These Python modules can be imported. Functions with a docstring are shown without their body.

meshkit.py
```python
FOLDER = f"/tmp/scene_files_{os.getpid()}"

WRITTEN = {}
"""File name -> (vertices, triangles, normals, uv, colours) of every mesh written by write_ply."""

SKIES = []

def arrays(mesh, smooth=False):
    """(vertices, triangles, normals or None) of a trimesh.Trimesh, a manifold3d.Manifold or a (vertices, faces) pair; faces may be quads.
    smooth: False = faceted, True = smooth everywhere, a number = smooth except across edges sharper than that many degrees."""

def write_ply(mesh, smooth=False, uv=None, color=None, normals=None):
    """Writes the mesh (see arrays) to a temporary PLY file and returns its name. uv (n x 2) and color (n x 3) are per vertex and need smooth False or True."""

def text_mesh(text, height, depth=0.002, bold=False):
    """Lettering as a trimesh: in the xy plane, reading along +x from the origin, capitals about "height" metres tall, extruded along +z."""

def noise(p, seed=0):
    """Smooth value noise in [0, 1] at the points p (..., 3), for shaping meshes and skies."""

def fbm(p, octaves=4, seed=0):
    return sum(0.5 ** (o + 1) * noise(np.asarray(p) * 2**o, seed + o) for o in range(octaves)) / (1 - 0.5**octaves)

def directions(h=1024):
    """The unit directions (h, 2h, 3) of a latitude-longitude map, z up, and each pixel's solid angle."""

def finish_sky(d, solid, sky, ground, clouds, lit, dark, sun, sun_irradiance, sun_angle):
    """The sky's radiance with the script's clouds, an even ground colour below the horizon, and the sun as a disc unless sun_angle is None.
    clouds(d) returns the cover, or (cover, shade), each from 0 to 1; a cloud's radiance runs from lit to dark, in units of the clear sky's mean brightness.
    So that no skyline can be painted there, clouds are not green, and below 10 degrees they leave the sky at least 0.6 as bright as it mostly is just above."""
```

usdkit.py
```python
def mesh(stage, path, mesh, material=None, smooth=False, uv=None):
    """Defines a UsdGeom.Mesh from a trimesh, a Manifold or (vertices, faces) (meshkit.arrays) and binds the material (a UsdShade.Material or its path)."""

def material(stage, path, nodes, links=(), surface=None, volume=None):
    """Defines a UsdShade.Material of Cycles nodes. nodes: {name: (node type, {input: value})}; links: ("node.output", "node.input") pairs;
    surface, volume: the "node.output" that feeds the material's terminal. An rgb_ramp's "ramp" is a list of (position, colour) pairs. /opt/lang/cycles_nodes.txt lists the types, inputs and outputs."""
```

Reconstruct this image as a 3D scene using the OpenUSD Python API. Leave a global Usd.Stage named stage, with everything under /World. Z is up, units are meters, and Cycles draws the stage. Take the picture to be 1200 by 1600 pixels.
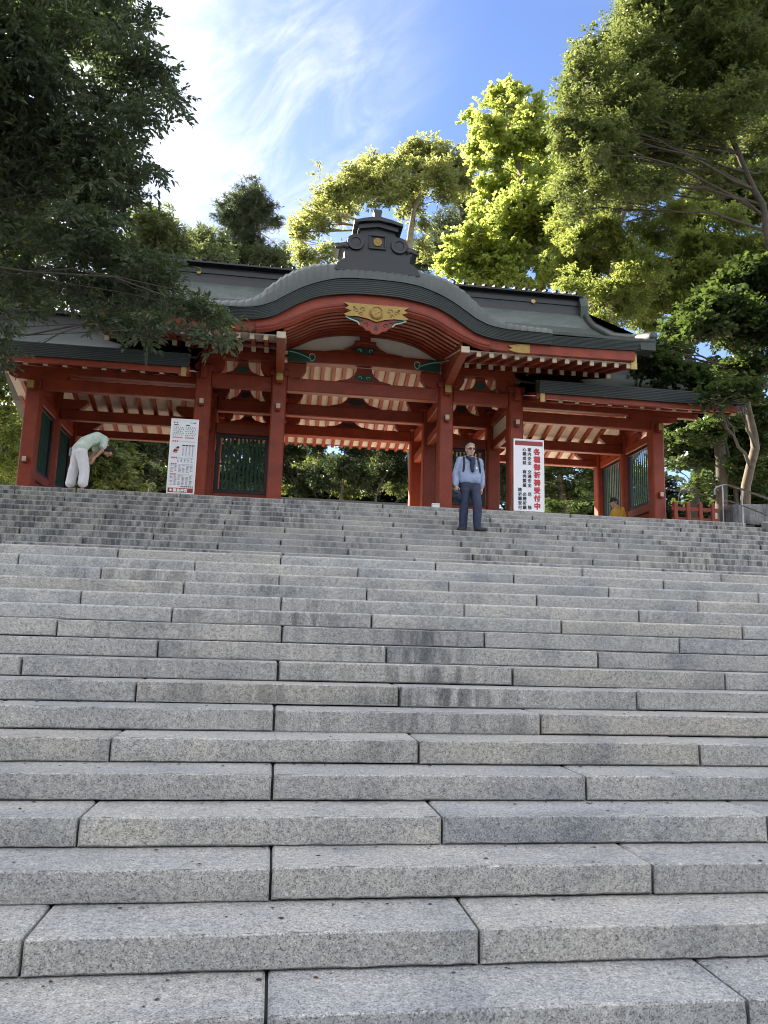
import math, glob
import numpy as np
import trimesh
import manifold3d as m3
import usdkit, meshkit
from pxr import Usd, UsdGeom, UsdLux, UsdShade, Gf, Sdf, Vt

stage = Usd.Stage.CreateInMemory()
UsdGeom.SetStageUpAxis(stage, UsdGeom.Tokens.z)
UsdGeom.SetStageMetersPerUnit(stage, 1.0)
UsdGeom.Xform.Define(stage, '/World')
UsdGeom.Scope.Define(stage, '/World/Looks')
A = np.array

# ------------------------------------------------------------------ camera, sky, sun, exposure
YAW, PITCH, ROLL, FPX = -0.1357, 0.1713, 0.0271, 1216.1          # measured from the steps of the photograph
EYE = A([0.0, -3.1304, 1.3404])
fw = A([-math.sin(YAW) * math.cos(PITCH), math.cos(YAW) * math.cos(PITCH), math.sin(PITCH)])
rt = A([math.cos(YAW), math.sin(YAW), 0.0])
up = np.cross(rt, fw)
rt, up = math.cos(ROLL) * rt + math.sin(ROLL) * up, -math.sin(ROLL) * rt + math.cos(ROLL) * up
cam = UsdGeom.Camera.Define(stage, '/World/camera')
M = Gf.Matrix4d(*rt, 0, *up, 0, *(-fw), 0, *EYE, 1)
cam.AddTransformOp().Set(M)
cam.CreateHorizontalApertureAttr(24.0)
cam.CreateVerticalApertureAttr(32.0)
cam.CreateFocalLengthAttr(24.0 * FPX / 1200.0)
cam.CreateClippingRangeAttr(Gf.Vec2f(0.05, 5000))
cam.CreateExposureAttr(2.6)

SUN_AZ, SUN_EL = math.radians(-42.0), math.radians(31.0)         # azimuth from +y towards +x
to_sun = A([math.sin(SUN_AZ) * math.cos(SUN_EL), math.cos(SUN_AZ) * math.cos(SUN_EL), math.sin(SUN_EL)])
sun = UsdLux.DistantLight.Define(stage, '/World/sun')
sun.CreateIntensityAttr(1.25)
sun.CreateAngleAttr(0.53)
sun.CreateColorAttr(Gf.Vec3f(1.0, 0.90, 0.74))
sun.CreateNormalizeAttr(True)
sx = np.cross([0, 0, 1.0], to_sun); sx /= np.linalg.norm(sx); sy = np.cross(to_sun, sx)
sun.AddTransformOp().Set(Gf.Matrix4d(*sx, 0, *sy, 0, *to_sun, 0, 0, 0, 30, 1))

sky = UsdLux.DomeLight.Define(stage, '/World/sky')
# thin cirrus streaks: noise on the plane above, stretched along the streaks, thicker towards the sun; unseen overhead cover added to light the treads
ca = math.atan2(-0.56, 0.29)
skym = usdkit.material(stage, '/World/Looks/sky_air', {
    'tc': ('texture_coordinate', {}),
    'sky': ('sky_texture', {'sky_type': 'single_scattering', 'sun_disc': False, 'sun_elevation': SUN_EL, 'sun_rotation': SUN_AZ, 'altitude': 200.0, 'air_density': 1.0, 'aerosol_density': 0.1, 'ozone_density': 2.0}),
    'sep': ('separate_xyz', {}), 'zmax': ('math', {'math_type': 'maximum', 'value2': 0.06}),
    'dx': ('math', {'math_type': 'divide'}), 'dy': ('math', {'math_type': 'divide'}),
    'pl': ('combine_xyz', {}),
    'rot': ('vector_rotate', {'rotate_type': 'z_axis', 'angle': -ca}),
    'map': ('mapping', {'scale': (2.3, 6.2, 1.0)}),
    'n1': ('noise_texture', {'scale': 1.3, 'detail': 11.0, 'roughness': 0.64, 'distortion': 0.55}),
    'n2': ('noise_texture', {'scale': 1.1, 'detail': 3.0, 'roughness': 0.5}),
    'r1': ('map_range', {'range_type': 'smoothstep', 'from_min': 0.32, 'from_max': 0.86, 'clamp': True}),
    'r2': ('map_range', {'range_type': 'smoothstep', 'from_min': 0.30, 'from_max': 0.62, 'clamp': True}),
    'dot': ('vector_math', {'math_type': 'dot_product', 'vector2': tuple(to_sun)}),
    'near': ('map_range', {'range_type': 'smoothstep', 'from_min': 0.80, 'from_max': 0.97, 'to_min': 0.0, 'to_max': 1.0, 'clamp': True}),
    'm0': ('math', {'math_type': 'multiply'}), 'm1': ('math', {'math_type': 'multiply', 'value2': 0.50}),
    'bank': ('map_range', {'range_type': 'smoothstep', 'from_min': 0.31, 'from_max': -0.06, 'clamp': True}), 'bk2': ('map_range', {'range_type': 'smoothstep', 'from_min': 1.04, 'from_max': 0.60, 'clamp': True}), 'bmax': ('math', {'math_type': 'maximum'}), 'k1': ('math', {'math_type': 'multiply', 'value2': 0.85}), 'k2': ('math', {'math_type': 'multiply_add', 'value2': 0.12}), 'k3': ('math', {'math_type': 'multiply_add', 'value2': 0.55}), 'm2': ('math', {'math_type': 'multiply_add'}),
    'veil': ('math', {'math_type': 'power', 'value2': 1.3}),
    'cov': ('math', {'math_type': 'minimum', 'value2': 1.0}),
    'lit': ('math', {'math_type': 'multiply_add', 'value2': 2.2, 'value3': 2.5}),
    'white': ('mix_color', {'blend_type': 'multiply', 'fac': 1.0, 'a': (1.0, 1.0, 1.0), 'use_clamp_result': False}),
    'litc': ('combine_xyz', {}),
    'mix': ('mix_color', {'blend_type': 'mix', 'use_clamp_result': False}),
    'hs': ('hsv', {'hue': 0.513, 'saturation': 1.06, 'value': 0.49}),
    'bg': ('background_shader', {'strength': 0.10}),
}, [('tc.generated', 'sep.vector'), ('sep.z', 'zmax.value1'), ('sep.x', 'dx.value1'), ('zmax.value', 'dx.value2'), ('sep.y', 'dy.value1'), ('zmax.value', 'dy.value2'),
    ('dx.value', 'pl.x'), ('dy.value', 'pl.y'), ('pl.vector', 'rot.vector'), ('rot.vector', 'map.vector'), ('map.vector', 'n1.vector'), ('pl.vector', 'n2.vector'),
    ('n1.fac', 'r1.value'), ('n2.fac', 'r2.value'), ('tc.generated', 'dot.vector1'), ('dot.value', 'near.value'),
    ('r1.result', 'm0.value1'), ('r2.result', 'm0.value2'), ('near.result', 'veil.value1'),
    ('veil.value', 'm1.value1'),  ('dx.value', 'bank.value'),  ('dy.value', 'bk2.value'), ('bank.result', 'bmax.value1'), ('bk2.result', 'bmax.value2'), ('m0.value', 'k1.value1'), ('bank.result', 'k2.value1'), ('m1.value', 'k2.value3'), ('bk2.result', 'k3.value1'), ('k2.value', 'k3.value3'), ('k1.value', 'm2.value1'), ('bmax.value', 'm2.value2'), ('k3.value', 'm2.value3'), ('m2.value', 'cov.value1'),
    ('veil.value', 'lit.value1'), ('lit.value', 'litc.x'), ('lit.value', 'litc.y'), ('lit.value', 'litc.z'), ('litc.vector', 'white.b'),
    ('cov.value', 'mix.fac'), ('sky.color', 'hs.color'), ('hs.color', 'mix.a'), ('white.result', 'mix.b'), ('mix.result', 'bg.color')], surface='bg.background')
UsdShade.MaterialBindingAPI.Apply(sky.GetPrim()).Bind(skym)

# ------------------------------------------------------------------ naming and tagging
used = {}
def numbered(parent, name):
    k = (parent, name); n = used.get(k, 0); used[k] = n + 1
    return f'{parent}/{name}' if n == 0 else f'{parent}/{name}_{n:03d}'
def tag(p, label=None, cat=None, group=None, kind=None):
    p = p.GetPrim() if hasattr(p, 'GetPrim') else p
    for k, v in (('label', label), ('category', cat), ('group', group), ('kind', kind)):
        if v: p.SetCustomDataByKey(k, v)
    return p
def thing(name, loc=(0, 0, 0), rotz=0.0, **kw):
    x = UsdGeom.Xform.Define(stage, numbered('/World', name))
    x.AddTranslateOp().Set(Gf.Vec3d(*map(float, loc)))
    if rotz: x.AddRotateZOp().Set(math.degrees(rotz))
    return tag(x, **kw)
def obj(name, mesh, mat, parent=None, smooth=False, **kw):
    base = str(parent.GetPath()) if parent else '/World'
    m = usdkit.mesh(stage, numbered(base, name), mesh, MATS[mat], smooth)
    return tag(m, **kw)

# ------------------------------------------------------------------ mesh helpers
def cat(*ms):
    ms = [m for x in ms for m in (x if isinstance(x, (list, tuple)) and not isinstance(x[0], np.ndarray) else [x])]
    V, F, n = [], [], 0
    for m in ms:
        v, f = (m.vertices, m.faces) if hasattr(m, 'faces') else m
        V.append(np.asarray(v, float)); F.append(np.asarray(f) + n); n += len(v)
    return np.vstack(V), np.vstack(F)
_s = [(x, y, z) for x in (-1, 1) for y in (-1, 1) for z in (-1, 1)]
_tpl = np.array([[A(s) * A([1, 1, 1]) - A(s) * A([0.2 if k == a else 0 for k in range(3)]) * 0 for a in range(3)] for s in _s])
def _template():
    pts = []
    for s in _s:
        for a in range(3):
            p = A(s, float) * 0.8; p[a] = s[a]; pts.append(p)
    pts = A(pts)
    hull = trimesh.convex.convex_hull(pts)
    from scipy.spatial import cKDTree
    idx = cKDTree(pts).query(hull.vertices)[1]
    return idx[hull.faces]
BOXF = _template()
def box(x0, x1, y0, y1, z0, z1, c=0.012):
    """a box with chamfered edges, 44 triangles"""
    h = A([x1 - x0, y1 - y0, z1 - z0]) / 2; m = A([x0 + x1, y0 + y1, z0 + z1]) / 2
    c = min(c, 0.45 * h.min())
    pts = []
    for s in _s:
        for a in range(3):
            p = A(s) * (h - c); p[a] = s[a] * h[a]; pts.append(p + m)
    return A(pts), BOXF
def bar(p0, p1, w, h, c=0.006, side=None):
    """a chamfered bar from p0 to p1, w wide (horizontal) and h high"""
    p0, p1 = A(p0, float), A(p1, float); d = p1 - p0; L = np.linalg.norm(d); d /= L
    s = np.cross(d, [0, 0, 1.0]) if side is None else A(side, float)
    if np.linalg.norm(s) < 1e-6: s = A([1.0, 0, 0])
    s /= np.linalg.norm(s); u = np.cross(s, d)
    v, f = box(-w / 2, w / 2, 0, L, -h / 2, h / 2, c)
    return p0 + v @ A([s, d, u]), f
def loft(secs, caps=True):
    """joins closed loops (n, m, 3) into a tube"""
    secs = A(secs, float); n, m, _ = secs.shape
    i, j = np.meshgrid(np.arange(n - 1), np.arange(m), indexing='ij'); k = (j + 1) % m
    q = np.stack([i * m + j, i * m + k, (i + 1) * m + k, (i + 1) * m + j], -1).reshape(-1, 4)
    f = [np.vstack([q[:, [0, 1, 2]], q[:, [0, 2, 3]]])]
    if caps:
        t = np.arange(1, m - 1)
        f.append(np.stack([0 * t, t + 1, t], 1)); f.append(np.stack([0 * t, t, t + 1], 1) + (n - 1) * m)
    return secs.reshape(-1, 3), np.vstack(f)
def sheet(P):
    """a grid of points (n, m, 3) as an open sheet"""
    P = A(P, float); n, m, _ = P.shape
    i, j = np.meshgrid(np.arange(n - 1), np.arange(m - 1), indexing='ij')
    q = np.stack([i * m + j, i * m + j + 1, (i + 1) * m + j + 1, (i + 1) * m + j], -1).reshape(-1, 4)
    return P.reshape(-1, 3), np.vstack([q[:, [0, 1, 2]], q[:, [0, 2, 3]]])
def tube(pts, radii, sides=6):
    pts = A(pts, float); n = len(pts); radii = np.broadcast_to(radii, n)
    d = np.gradient(pts, axis=0); d /= np.maximum(np.linalg.norm(d, axis=1, keepdims=True), 1e-9)
    ref = A([0.31, 0.22, 0.1]) if abs(d[0][2]) > 0.5 else A([0.05, 0.1, 1.0])
    s = np.cross(d, ref); s /= np.maximum(np.linalg.norm(s, axis=1, keepdims=True), 1e-9); u = np.cross(d, s)
    t = np.arange(sides) / sides * 2 * np.pi
    P = pts[:, None] + radii[:, None, None] * (np.cos(t)[None, :, None] * s[:, None] + np.sin(t)[None, :, None] * u[:, None])
    return loft(P)
def poly(pts, y0, y1, flip=False):
    """a polygon in the x-z plane, extruded from y0 to y1; pts may be a shapely polygon"""
    from shapely.geometry import Polygon
    p = pts if hasattr(pts, 'exterior') else Polygon(pts).buffer(0)
    ms = [trimesh.creation.extrude_polygon(g, y1 - y0, engine='earcut') for g in getattr(p, 'geoms', [p])]
    v, f = cat(*ms)
    return np.stack([v[:, 0], y1 - v[:, 2], v[:, 1]], 1), f
def moved(m, d):
    v, f = m; return v + A(d, float), f
def lathe(prof, n=16):
    prof = A(prof, float); t = np.arange(n) / n * 2 * np.pi
    return loft(np.stack([prof[:, 0:1] * np.cos(t), prof[:, 0:1] * np.sin(t), np.repeat(prof[:, 1:2], n, 1)], -1))

# ------------------------------------------------------------------ materials
MATS = {}
def mat(name, nodes, links, surface):
    MATS[name] = usdkit.material(stage, '/World/Looks/' + name, nodes, links, surface)
def paint(name, col, rough=0.5, var=0.25, scale=3.0, metallic=0.0, bump=0.0, bscale=40.0, dirt=None, spec=0.5, fine=0.0):
    lo = tuple(c * (1 - var) for c in col); hi = tuple(min(c * (1 + var), 0.95) for c in col)
    nodes = {'g': ('geometry', {}), 'n': ('noise_texture', {'scale': scale, 'detail': 5.0, 'roughness': 0.6}),
             'r': ('rgb_ramp', {'ramp': [(0.3, lo), (0.7, hi)]}),
             'p': ('principled_bsdf', {'roughness': rough, 'metallic': metallic, 'specular_ior_level': spec})}
    links = [('g.position', 'n.vector'), ('n.fac', 'r.fac')]
    last = 'r.color'
    if fine:
        nodes['nf'] = ('noise_texture', {'scale': bscale, 'detail': 3.0, 'roughness': 0.6})
        nodes['rf'] = ('rgb_ramp', {'ramp': [(0.3, (1 - fine,) * 3), (0.7, (1 + fine * 0.5,) * 3)]})
        nodes['mf'] = ('mix_color', {'blend_type': 'multiply', 'fac': 1.0, 'use_clamp_result': False})
        links += [('g.position', 'nf.vector'), ('nf.fac', 'rf.fac'), (last, 'mf.a'), ('rf.color', 'mf.b')]
        last = 'mf.result'
    if bump:
        nodes['nb'] = ('noise_texture', {'scale': bscale, 'detail': 4.0, 'roughness': 0.6})
        nodes['b'] = ('bump', {'strength': bump, 'distance': 0.01})
        links += [('g.position', 'nb.vector'), ('nb.fac', 'b.height'), ('b.normal', 'p.normal')]
    mat(name, nodes, links + [(last, 'p.base_color')], 'p.BSDF')

def granite(name, base, warm, seed, stain):
    """speckled granite: pale feldspar with dark grains, slow tone changes, and dark rain streaks of lichen running down"""
    b = lambda k: tuple(A(base) * k * A(warm) * A([1.0, 1.0, 1.005]))
    nodes = {
        'g': ('geometry', {}), 'off': ('vector_math', {'math_type': 'add', 'vector2': (seed * 3.1, seed * 1.7, seed * 0.9)}),
        'v': ('voronoi_texture', {'scale': 210.0, 'randomness': 1.0}), 'sv': ('separate_color', {}),
        'rv': ('rgb_ramp', {'ramp': [(0.0, b(0.28)), (0.11, b(0.42)), (0.2, b(0.84)), (0.55, b(1.0)), (0.86, b(1.22)), (1.0, b(1.55))]}),
        'nm': ('noise_texture', {'scale': 38.0, 'detail': 5.0, 'roughness': 0.7}),
        'rm': ('rgb_ramp', {'ramp': [(0.28, (0.50, 0.50, 0.52)), (0.5, (0.95, 0.95, 0.95)), (0.72, (1.22, 1.22, 1.20))]}),
        'm1': ('mix_color', {'blend_type': 'multiply', 'fac': 1.0, 'use_clamp_result': False}),
        'nl': ('noise_texture', {'scale': 1.7, 'detail': 6.0, 'roughness': 0.65}),
        'rl': ('rgb_ramp', {'ramp': [(0.30, (0.60, 0.62, 0.66)), (0.47, (0.95, 0.95, 0.94)), (0.7, (1.16, 1.13, 1.07))]}),
        'm2': ('mix_color', {'blend_type': 'multiply', 'fac': 1.0, 'use_clamp_result': False}),
        # lichen streaks: noise stretched downwards, on upright faces only, gathered in patches
        'ms': ('mapping', {'scale': (9.0, 0.6, 1.1)}),
        'ns': ('noise_texture', {'scale': 1.0, 'detail': 5.0, 'roughness': 0.7}),
        'rs': ('map_range', {'from_min': 0.42, 'from_max': 0.60, 'clamp': True}),
        'np': ('noise_texture', {'scale': 0.33, 'detail': 3.0, 'roughness': 0.55}),
        'rp': ('map_range', {'from_min': 0.62 - stain, 'from_max': 0.76 - stain, 'clamp': True}),
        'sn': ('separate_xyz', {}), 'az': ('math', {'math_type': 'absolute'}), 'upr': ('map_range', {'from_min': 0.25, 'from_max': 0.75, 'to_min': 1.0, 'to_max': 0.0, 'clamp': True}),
        's1': ('math', {'math_type': 'multiply'}), 's2': ('math', {'math_type': 'multiply'}), 's3': ('math', {'math_type': 'multiply', 'value2': 0.88}),
        'm3': ('mix_color', {'blend_type': 'multiply', 'b': (0.20, 0.21, 0.24), 'use_clamp_result': False}),
        'rw': ('rgb_ramp', {'ramp': [(0.0, (1.08, 1.08, 1.09)), (1.0, (0.84, 0.84, 0.83))]}), 'mw': ('mix_color', {'blend_type': 'multiply', 'fac': 1.0, 'use_clamp_result': False}),  # worn treads paler, dirty risers darker; overhead sky light also painted in
        'b': ('bump', {'strength': 0.35, 'distance': 0.004}),
        'p': ('principled_bsdf', {'roughness': 0.6, 'specular_ior_level': 0.5}),
    }
    if stain > 0.1:                        # the shaded ends of the upper flight carry more lichen
        nodes.update({'px': ('separate_xyz', {}), 'bl': ('map_range', {'from_min': -0.3, 'from_max': -2.8, 'to_min': 0.0, 'to_max': 0.50, 'clamp': True}), 'brt': ('map_range', {'from_min': 7.6, 'from_max': 9.8, 'to_min': 0.0, 'to_max': 0.20, 'clamp': True}),
                      'bz': ('map_range', {'from_min': 3.75, 'from_max': 4.15, 'to_min': 1.0, 'to_max': 0.35, 'clamp': True}), 'ba': ('math', {'math_type': 'add'}), 'bb': ('math', {'math_type': 'multiply_add'})})
    links = [('g.position', 'off.vector1'), ('off.vector', 'v.vector'), ('v.color', 'sv.color'), ('sv.r', 'rv.fac'), ('off.vector', 'nm.vector'), ('nm.fac', 'rm.fac'),
             ('rv.color', 'm1.a'), ('rm.color', 'm1.b'), ('off.vector', 'nl.vector'), ('nl.fac', 'rl.fac'), ('m1.result', 'm2.a'), ('rl.color', 'm2.b'),
             ('g.position', 'ms.vector'), ('ms.vector', 'ns.vector'), ('ns.fac', 'rs.value'), ('g.position', 'np.vector'), ('np.fac', 'rp.value'),
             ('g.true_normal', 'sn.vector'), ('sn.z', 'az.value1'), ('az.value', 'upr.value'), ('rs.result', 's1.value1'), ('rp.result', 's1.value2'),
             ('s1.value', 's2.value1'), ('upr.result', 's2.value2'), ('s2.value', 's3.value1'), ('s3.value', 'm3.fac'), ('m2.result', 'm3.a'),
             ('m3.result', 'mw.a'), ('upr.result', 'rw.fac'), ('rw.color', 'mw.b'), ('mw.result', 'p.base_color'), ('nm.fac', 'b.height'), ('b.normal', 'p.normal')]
    if stain > 0.1:
        links = [l for l in links if l != ('np.fac', 'rp.value')] + [('g.position', 'px.vector'), ('px.x', 'bl.value'), ('px.x', 'brt.value'), ('px.z', 'bz.value'), ('bl.result', 'ba.value1'), ('brt.result', 'ba.value2'),
                 ('ba.value', 'bb.value1'), ('bz.result', 'bb.value2'), ('np.fac', 'bb.value3'), ('bb.value', 'rp.value')]
    mat(name, nodes, links, 'p.BSDF')
GRAN = []
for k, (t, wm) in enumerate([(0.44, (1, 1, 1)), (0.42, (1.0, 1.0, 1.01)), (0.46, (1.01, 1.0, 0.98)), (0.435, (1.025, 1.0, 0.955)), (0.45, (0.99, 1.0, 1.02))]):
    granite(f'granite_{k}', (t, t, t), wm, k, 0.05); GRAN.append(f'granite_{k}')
GRUP = []
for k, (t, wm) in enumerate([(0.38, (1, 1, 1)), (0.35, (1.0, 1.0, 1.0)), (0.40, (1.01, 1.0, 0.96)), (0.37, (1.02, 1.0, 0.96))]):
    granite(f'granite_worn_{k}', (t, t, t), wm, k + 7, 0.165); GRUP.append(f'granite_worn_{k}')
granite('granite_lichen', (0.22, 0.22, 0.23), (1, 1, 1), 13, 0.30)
paint('joint', (0.045, 0.045, 0.045), 0.9, 0.3, 8.0)
paint('gravel', (0.50, 0.46, 0.39), 0.9, 0.12, 1.2, bump=0.5, bscale=60.0)
paint('soil', (0.07, 0.06, 0.035), 0.95, 0.4, 0.8, bump=0.6, bscale=12.0)
paint('vermilion', (0.235, 0.034, 0.011), 0.5, 0.24, 2.6, bump=0.10, bscale=34.0, fine=0.22)
paint('vermilion_worn', (0.19, 0.029, 0.012), 0.58, 0.28, 3.4, bump=0.12, bscale=34.0, fine=0.25)
paint('cream_tip', (0.50, 0.43, 0.31), 0.6, 0.10, 6.0)
paint('plaster', (0.70, 0.66, 0.60), 0.8, 0.07, 3.0)
paint('ceiling_white', (0.54, 0.46, 0.40), 0.8, 0.10, 3.0)  # white boards, dimmed and warmed: shade and red bounce put into the colour
paint('gold', (0.30, 0.205, 0.075), 0.45, 0.12, 14.0, metallic=1.0, bump=0.25, bscale=45.0)
paint('gold_dull', (0.44, 0.32, 0.12), 0.5, 0.15, 14.0, metallic=0.7)
paint('lacquer', (0.012, 0.012, 0.018), 0.4, 0.2, 5.0)
paint('green_paint', (0.011, 0.062, 0.047), 0.55, 0.2, 4.0)
paint('pale_green', (0.28, 0.55, 0.45), 0.6, 0.1, 6.0)
paint('white_line', (0.75, 0.75, 0.72), 0.6, 0.05, 6.0)
paint('sign_white', (0.72, 0.74, 0.78), 0.35, 0.02, 2.0)
paint('sign_frame', (0.80, 0.80, 0.80), 0.4, 0.03, 4.0)
paint('ink_red', (0.42, 0.035, 0.045), 0.5, 0.05, 6.0)
paint('ink_maroon', (0.26, 0.035, 0.045), 0.5, 0.08, 6.0)
paint('ink_black', (0.02, 0.02, 0.03), 0.5, 0.05, 6.0)
paint('ink_grey', (0.22, 0.23, 0.28), 0.5, 0.05, 6.0)
paint('ink_pink', (0.55, 0.22, 0.20), 0.5, 0.05, 6.0)
paint('steel', (0.38, 0.39, 0.40), 0.36, 0.08, 8.0, metallic=1.0)
paint('dark_wood', (0.030, 0.026, 0.024), 0.6, 0.3, 5.0)
paint('wood', (0.22, 0.14, 0.08), 0.6, 0.3, 5.0)
paint('bark', (0.10, 0.080, 0.058), 0.9, 0.4, 7.0, bump=0.7, bscale=22.0)
paint('bark_dark', (0.045, 0.038, 0.03), 0.9, 0.4, 7.0, bump=0.6, bscale=22.0)
paint('bark_pale', (0.21, 0.18, 0.135), 0.9, 0.35, 5.0, bump=0.6, bscale=18.0)
paint('skin', (0.47, 0.27, 0.19), 0.5, 0.08, 20.0)
paint('hair_grey', (0.22, 0.21, 0.20), 0.6, 0.35, 60.0)
paint('hair_black', (0.018, 0.014, 0.012), 0.5, 0.3, 60.0)
paint('shirt_blue', (0.25, 0.31, 0.47), 0.75, 0.12, 9.0, bump=0.6, bscale=14.0)
paint('trouser_navy', (0.018, 0.028, 0.065), 0.75, 0.18, 9.0, bump=0.5, bscale=12.0)
paint('navy_cloth', (0.012, 0.018, 0.045), 0.8, 0.2, 9.0)
paint('white_cloth', (0.74, 0.74, 0.78), 0.8, 0.05, 9.0, bump=0.5, bscale=10.0)
paint('mint_cloth', (0.56, 0.66, 0.58), 0.8, 0.08, 9.0, bump=0.6, bscale=12.0)
paint('yellow_cloth', (0.55, 0.33, 0.03), 0.75, 0.12, 9.0)
paint('black_cloth', (0.012, 0.012, 0.016), 0.7, 0.2, 9.0)
paint('shoe_dark', (0.02, 0.021, 0.024), 0.5, 0.2, 9.0)
paint('shoe_white', (0.72, 0.71, 0.68), 0.5, 0.06, 9.0)
paint('dead_leaf', (0.07, 0.045, 0.025), 0.8, 0.4, 30.0)
paint('slate', (0.10, 0.11, 0.125), 0.7, 0.2, 2.0)
# weathered copper: courses of small plates along the slope, each a little different
def copper(name, lo, hi, rough, courses=None):
    nodes = {'g': ('geometry', {}), 'n': ('noise_texture', {'scale': 1.4, 'detail': 6.0, 'roughness': 0.65}), 'n2': ('noise_texture', {'scale': 14.0, 'detail': 4.0, 'roughness': 0.6}),
             'a': ('math', {'math_type': 'multiply_add', 'value2': 0.35}), 'r': ('rgb_ramp', {'ramp': [(0.42, lo), (0.86, hi)]}),
             'p': ('principled_bsdf', {'roughness': rough, 'specular_ior_level': 0.6}), 'b': ('bump', {'strength': 0.3, 'distance': 0.01})}
    links = [('g.position', 'n.vector'), ('g.position', 'n2.vector'), ('n2.fac', 'a.value1'), ('n.fac', 'a.value3'), ('a.value', 'r.fac'), ('r.color', 'p.base_color'), ('b.normal', 'p.normal')]
    if courses:
        nodes['mp'] = ('mapping', {'scale': courses}); nodes['br'] = ('brick_texture', {'scale': 1.0, 'brick_width': 0.30, 'row_height': 0.10, 'mortar_size': 0.006, 'mortar_smooth': 0.4, 'color1': (1, 1, 1), 'color2': (0.72, 0.72, 0.72), 'mortar': (0.25, 0.25, 0.25)})
        nodes['mx'] = ('mix_color', {'blend_type': 'multiply', 'fac': 0.8})
        links = [l for l in links if l != ('r.color', 'p.base_color')] + [('g.position', 'mp.vector'), ('mp.vector', 'br.vector'), ('br.color', 'mx.b'), ('r.color', 'mx.a'), ('mx.result', 'p.base_color'), ('br.fac', 'b.height')]
    else:
        links += [('n2.fac', 'b.height')]
    mat(name, nodes, links, 'p.BSDF')
copper('copper_roof', (0.042, 0.055, 0.050), (0.092, 0.112, 0.101), 0.55, (1.0, 1.0, 1.0))
copper('copper_lip', (0.015, 0.021, 0.020), (0.044, 0.056, 0.051), 0.46)
copper('copper_edge', (0.012, 0.018, 0.018), (0.025, 0.033, 0.032), 0.5)
copper('copper_dark', (0.006, 0.007, 0.009), (0.013, 0.015, 0.018), 0.45)

def leafmat(name, c1, c2, trans, rough=0.45, tfac=0.4, patch=0.9):
    mat(name, {'g': ('geometry', {}), 'oi': ('object_info', {}), 'n': ('noise_texture', {'scale': patch, 'detail': 3.0, 'roughness': 0.6}), 'wn': ('math', {'math_type': 'multiply_add', 'value2': 0.35}),
               'rr': ('math', {'math_type': 'multiply_add', 'value2': 1.0, 'value3': -0.17}), 'r': ('rgb_ramp', {'ramp': [(0.3, c1), (0.75, c2)]}),
               'rt': ('rgb_ramp', {'ramp': [(0.3, tuple(x * 0.7 for x in trans)), (0.75, trans)]}),
               'p': ('principled_bsdf', {'roughness': rough, 'specular_ior_level': 0.5}), 't': ('translucent_bsdf', {}), 'm': ('mix_closure', {'fac': tfac})},
        [('g.position', 'n.vector'), ('oi.random', 'wn.value1'), ('n.fac', 'rr.value1'), ('rr.value', 'wn.value3'), ('wn.value', 'r.fac'), ('wn.value', 'rt.fac'), ('r.color', 'p.base_color'), ('rt.color', 't.color'),
         ('p.BSDF', 'm.closure1'), ('t.BSDF', 'm.closure2')], 'm.closure')
leafmat('leaf_near', (0.060, 0.082, 0.048), (0.098, 0.125, 0.066), (0.14, 0.20, 0.07), 0.34, 0.35)
leafmat('leaf_conifer', (0.050, 0.072, 0.045), (0.105, 0.130, 0.075), (0.14, 0.18, 0.08), 0.5, 0.30)
leafmat('leaf_cypress', (0.075, 0.105, 0.050), (0.15, 0.18, 0.080), (0.25, 0.30, 0.10), 0.5, 0.35)
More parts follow.
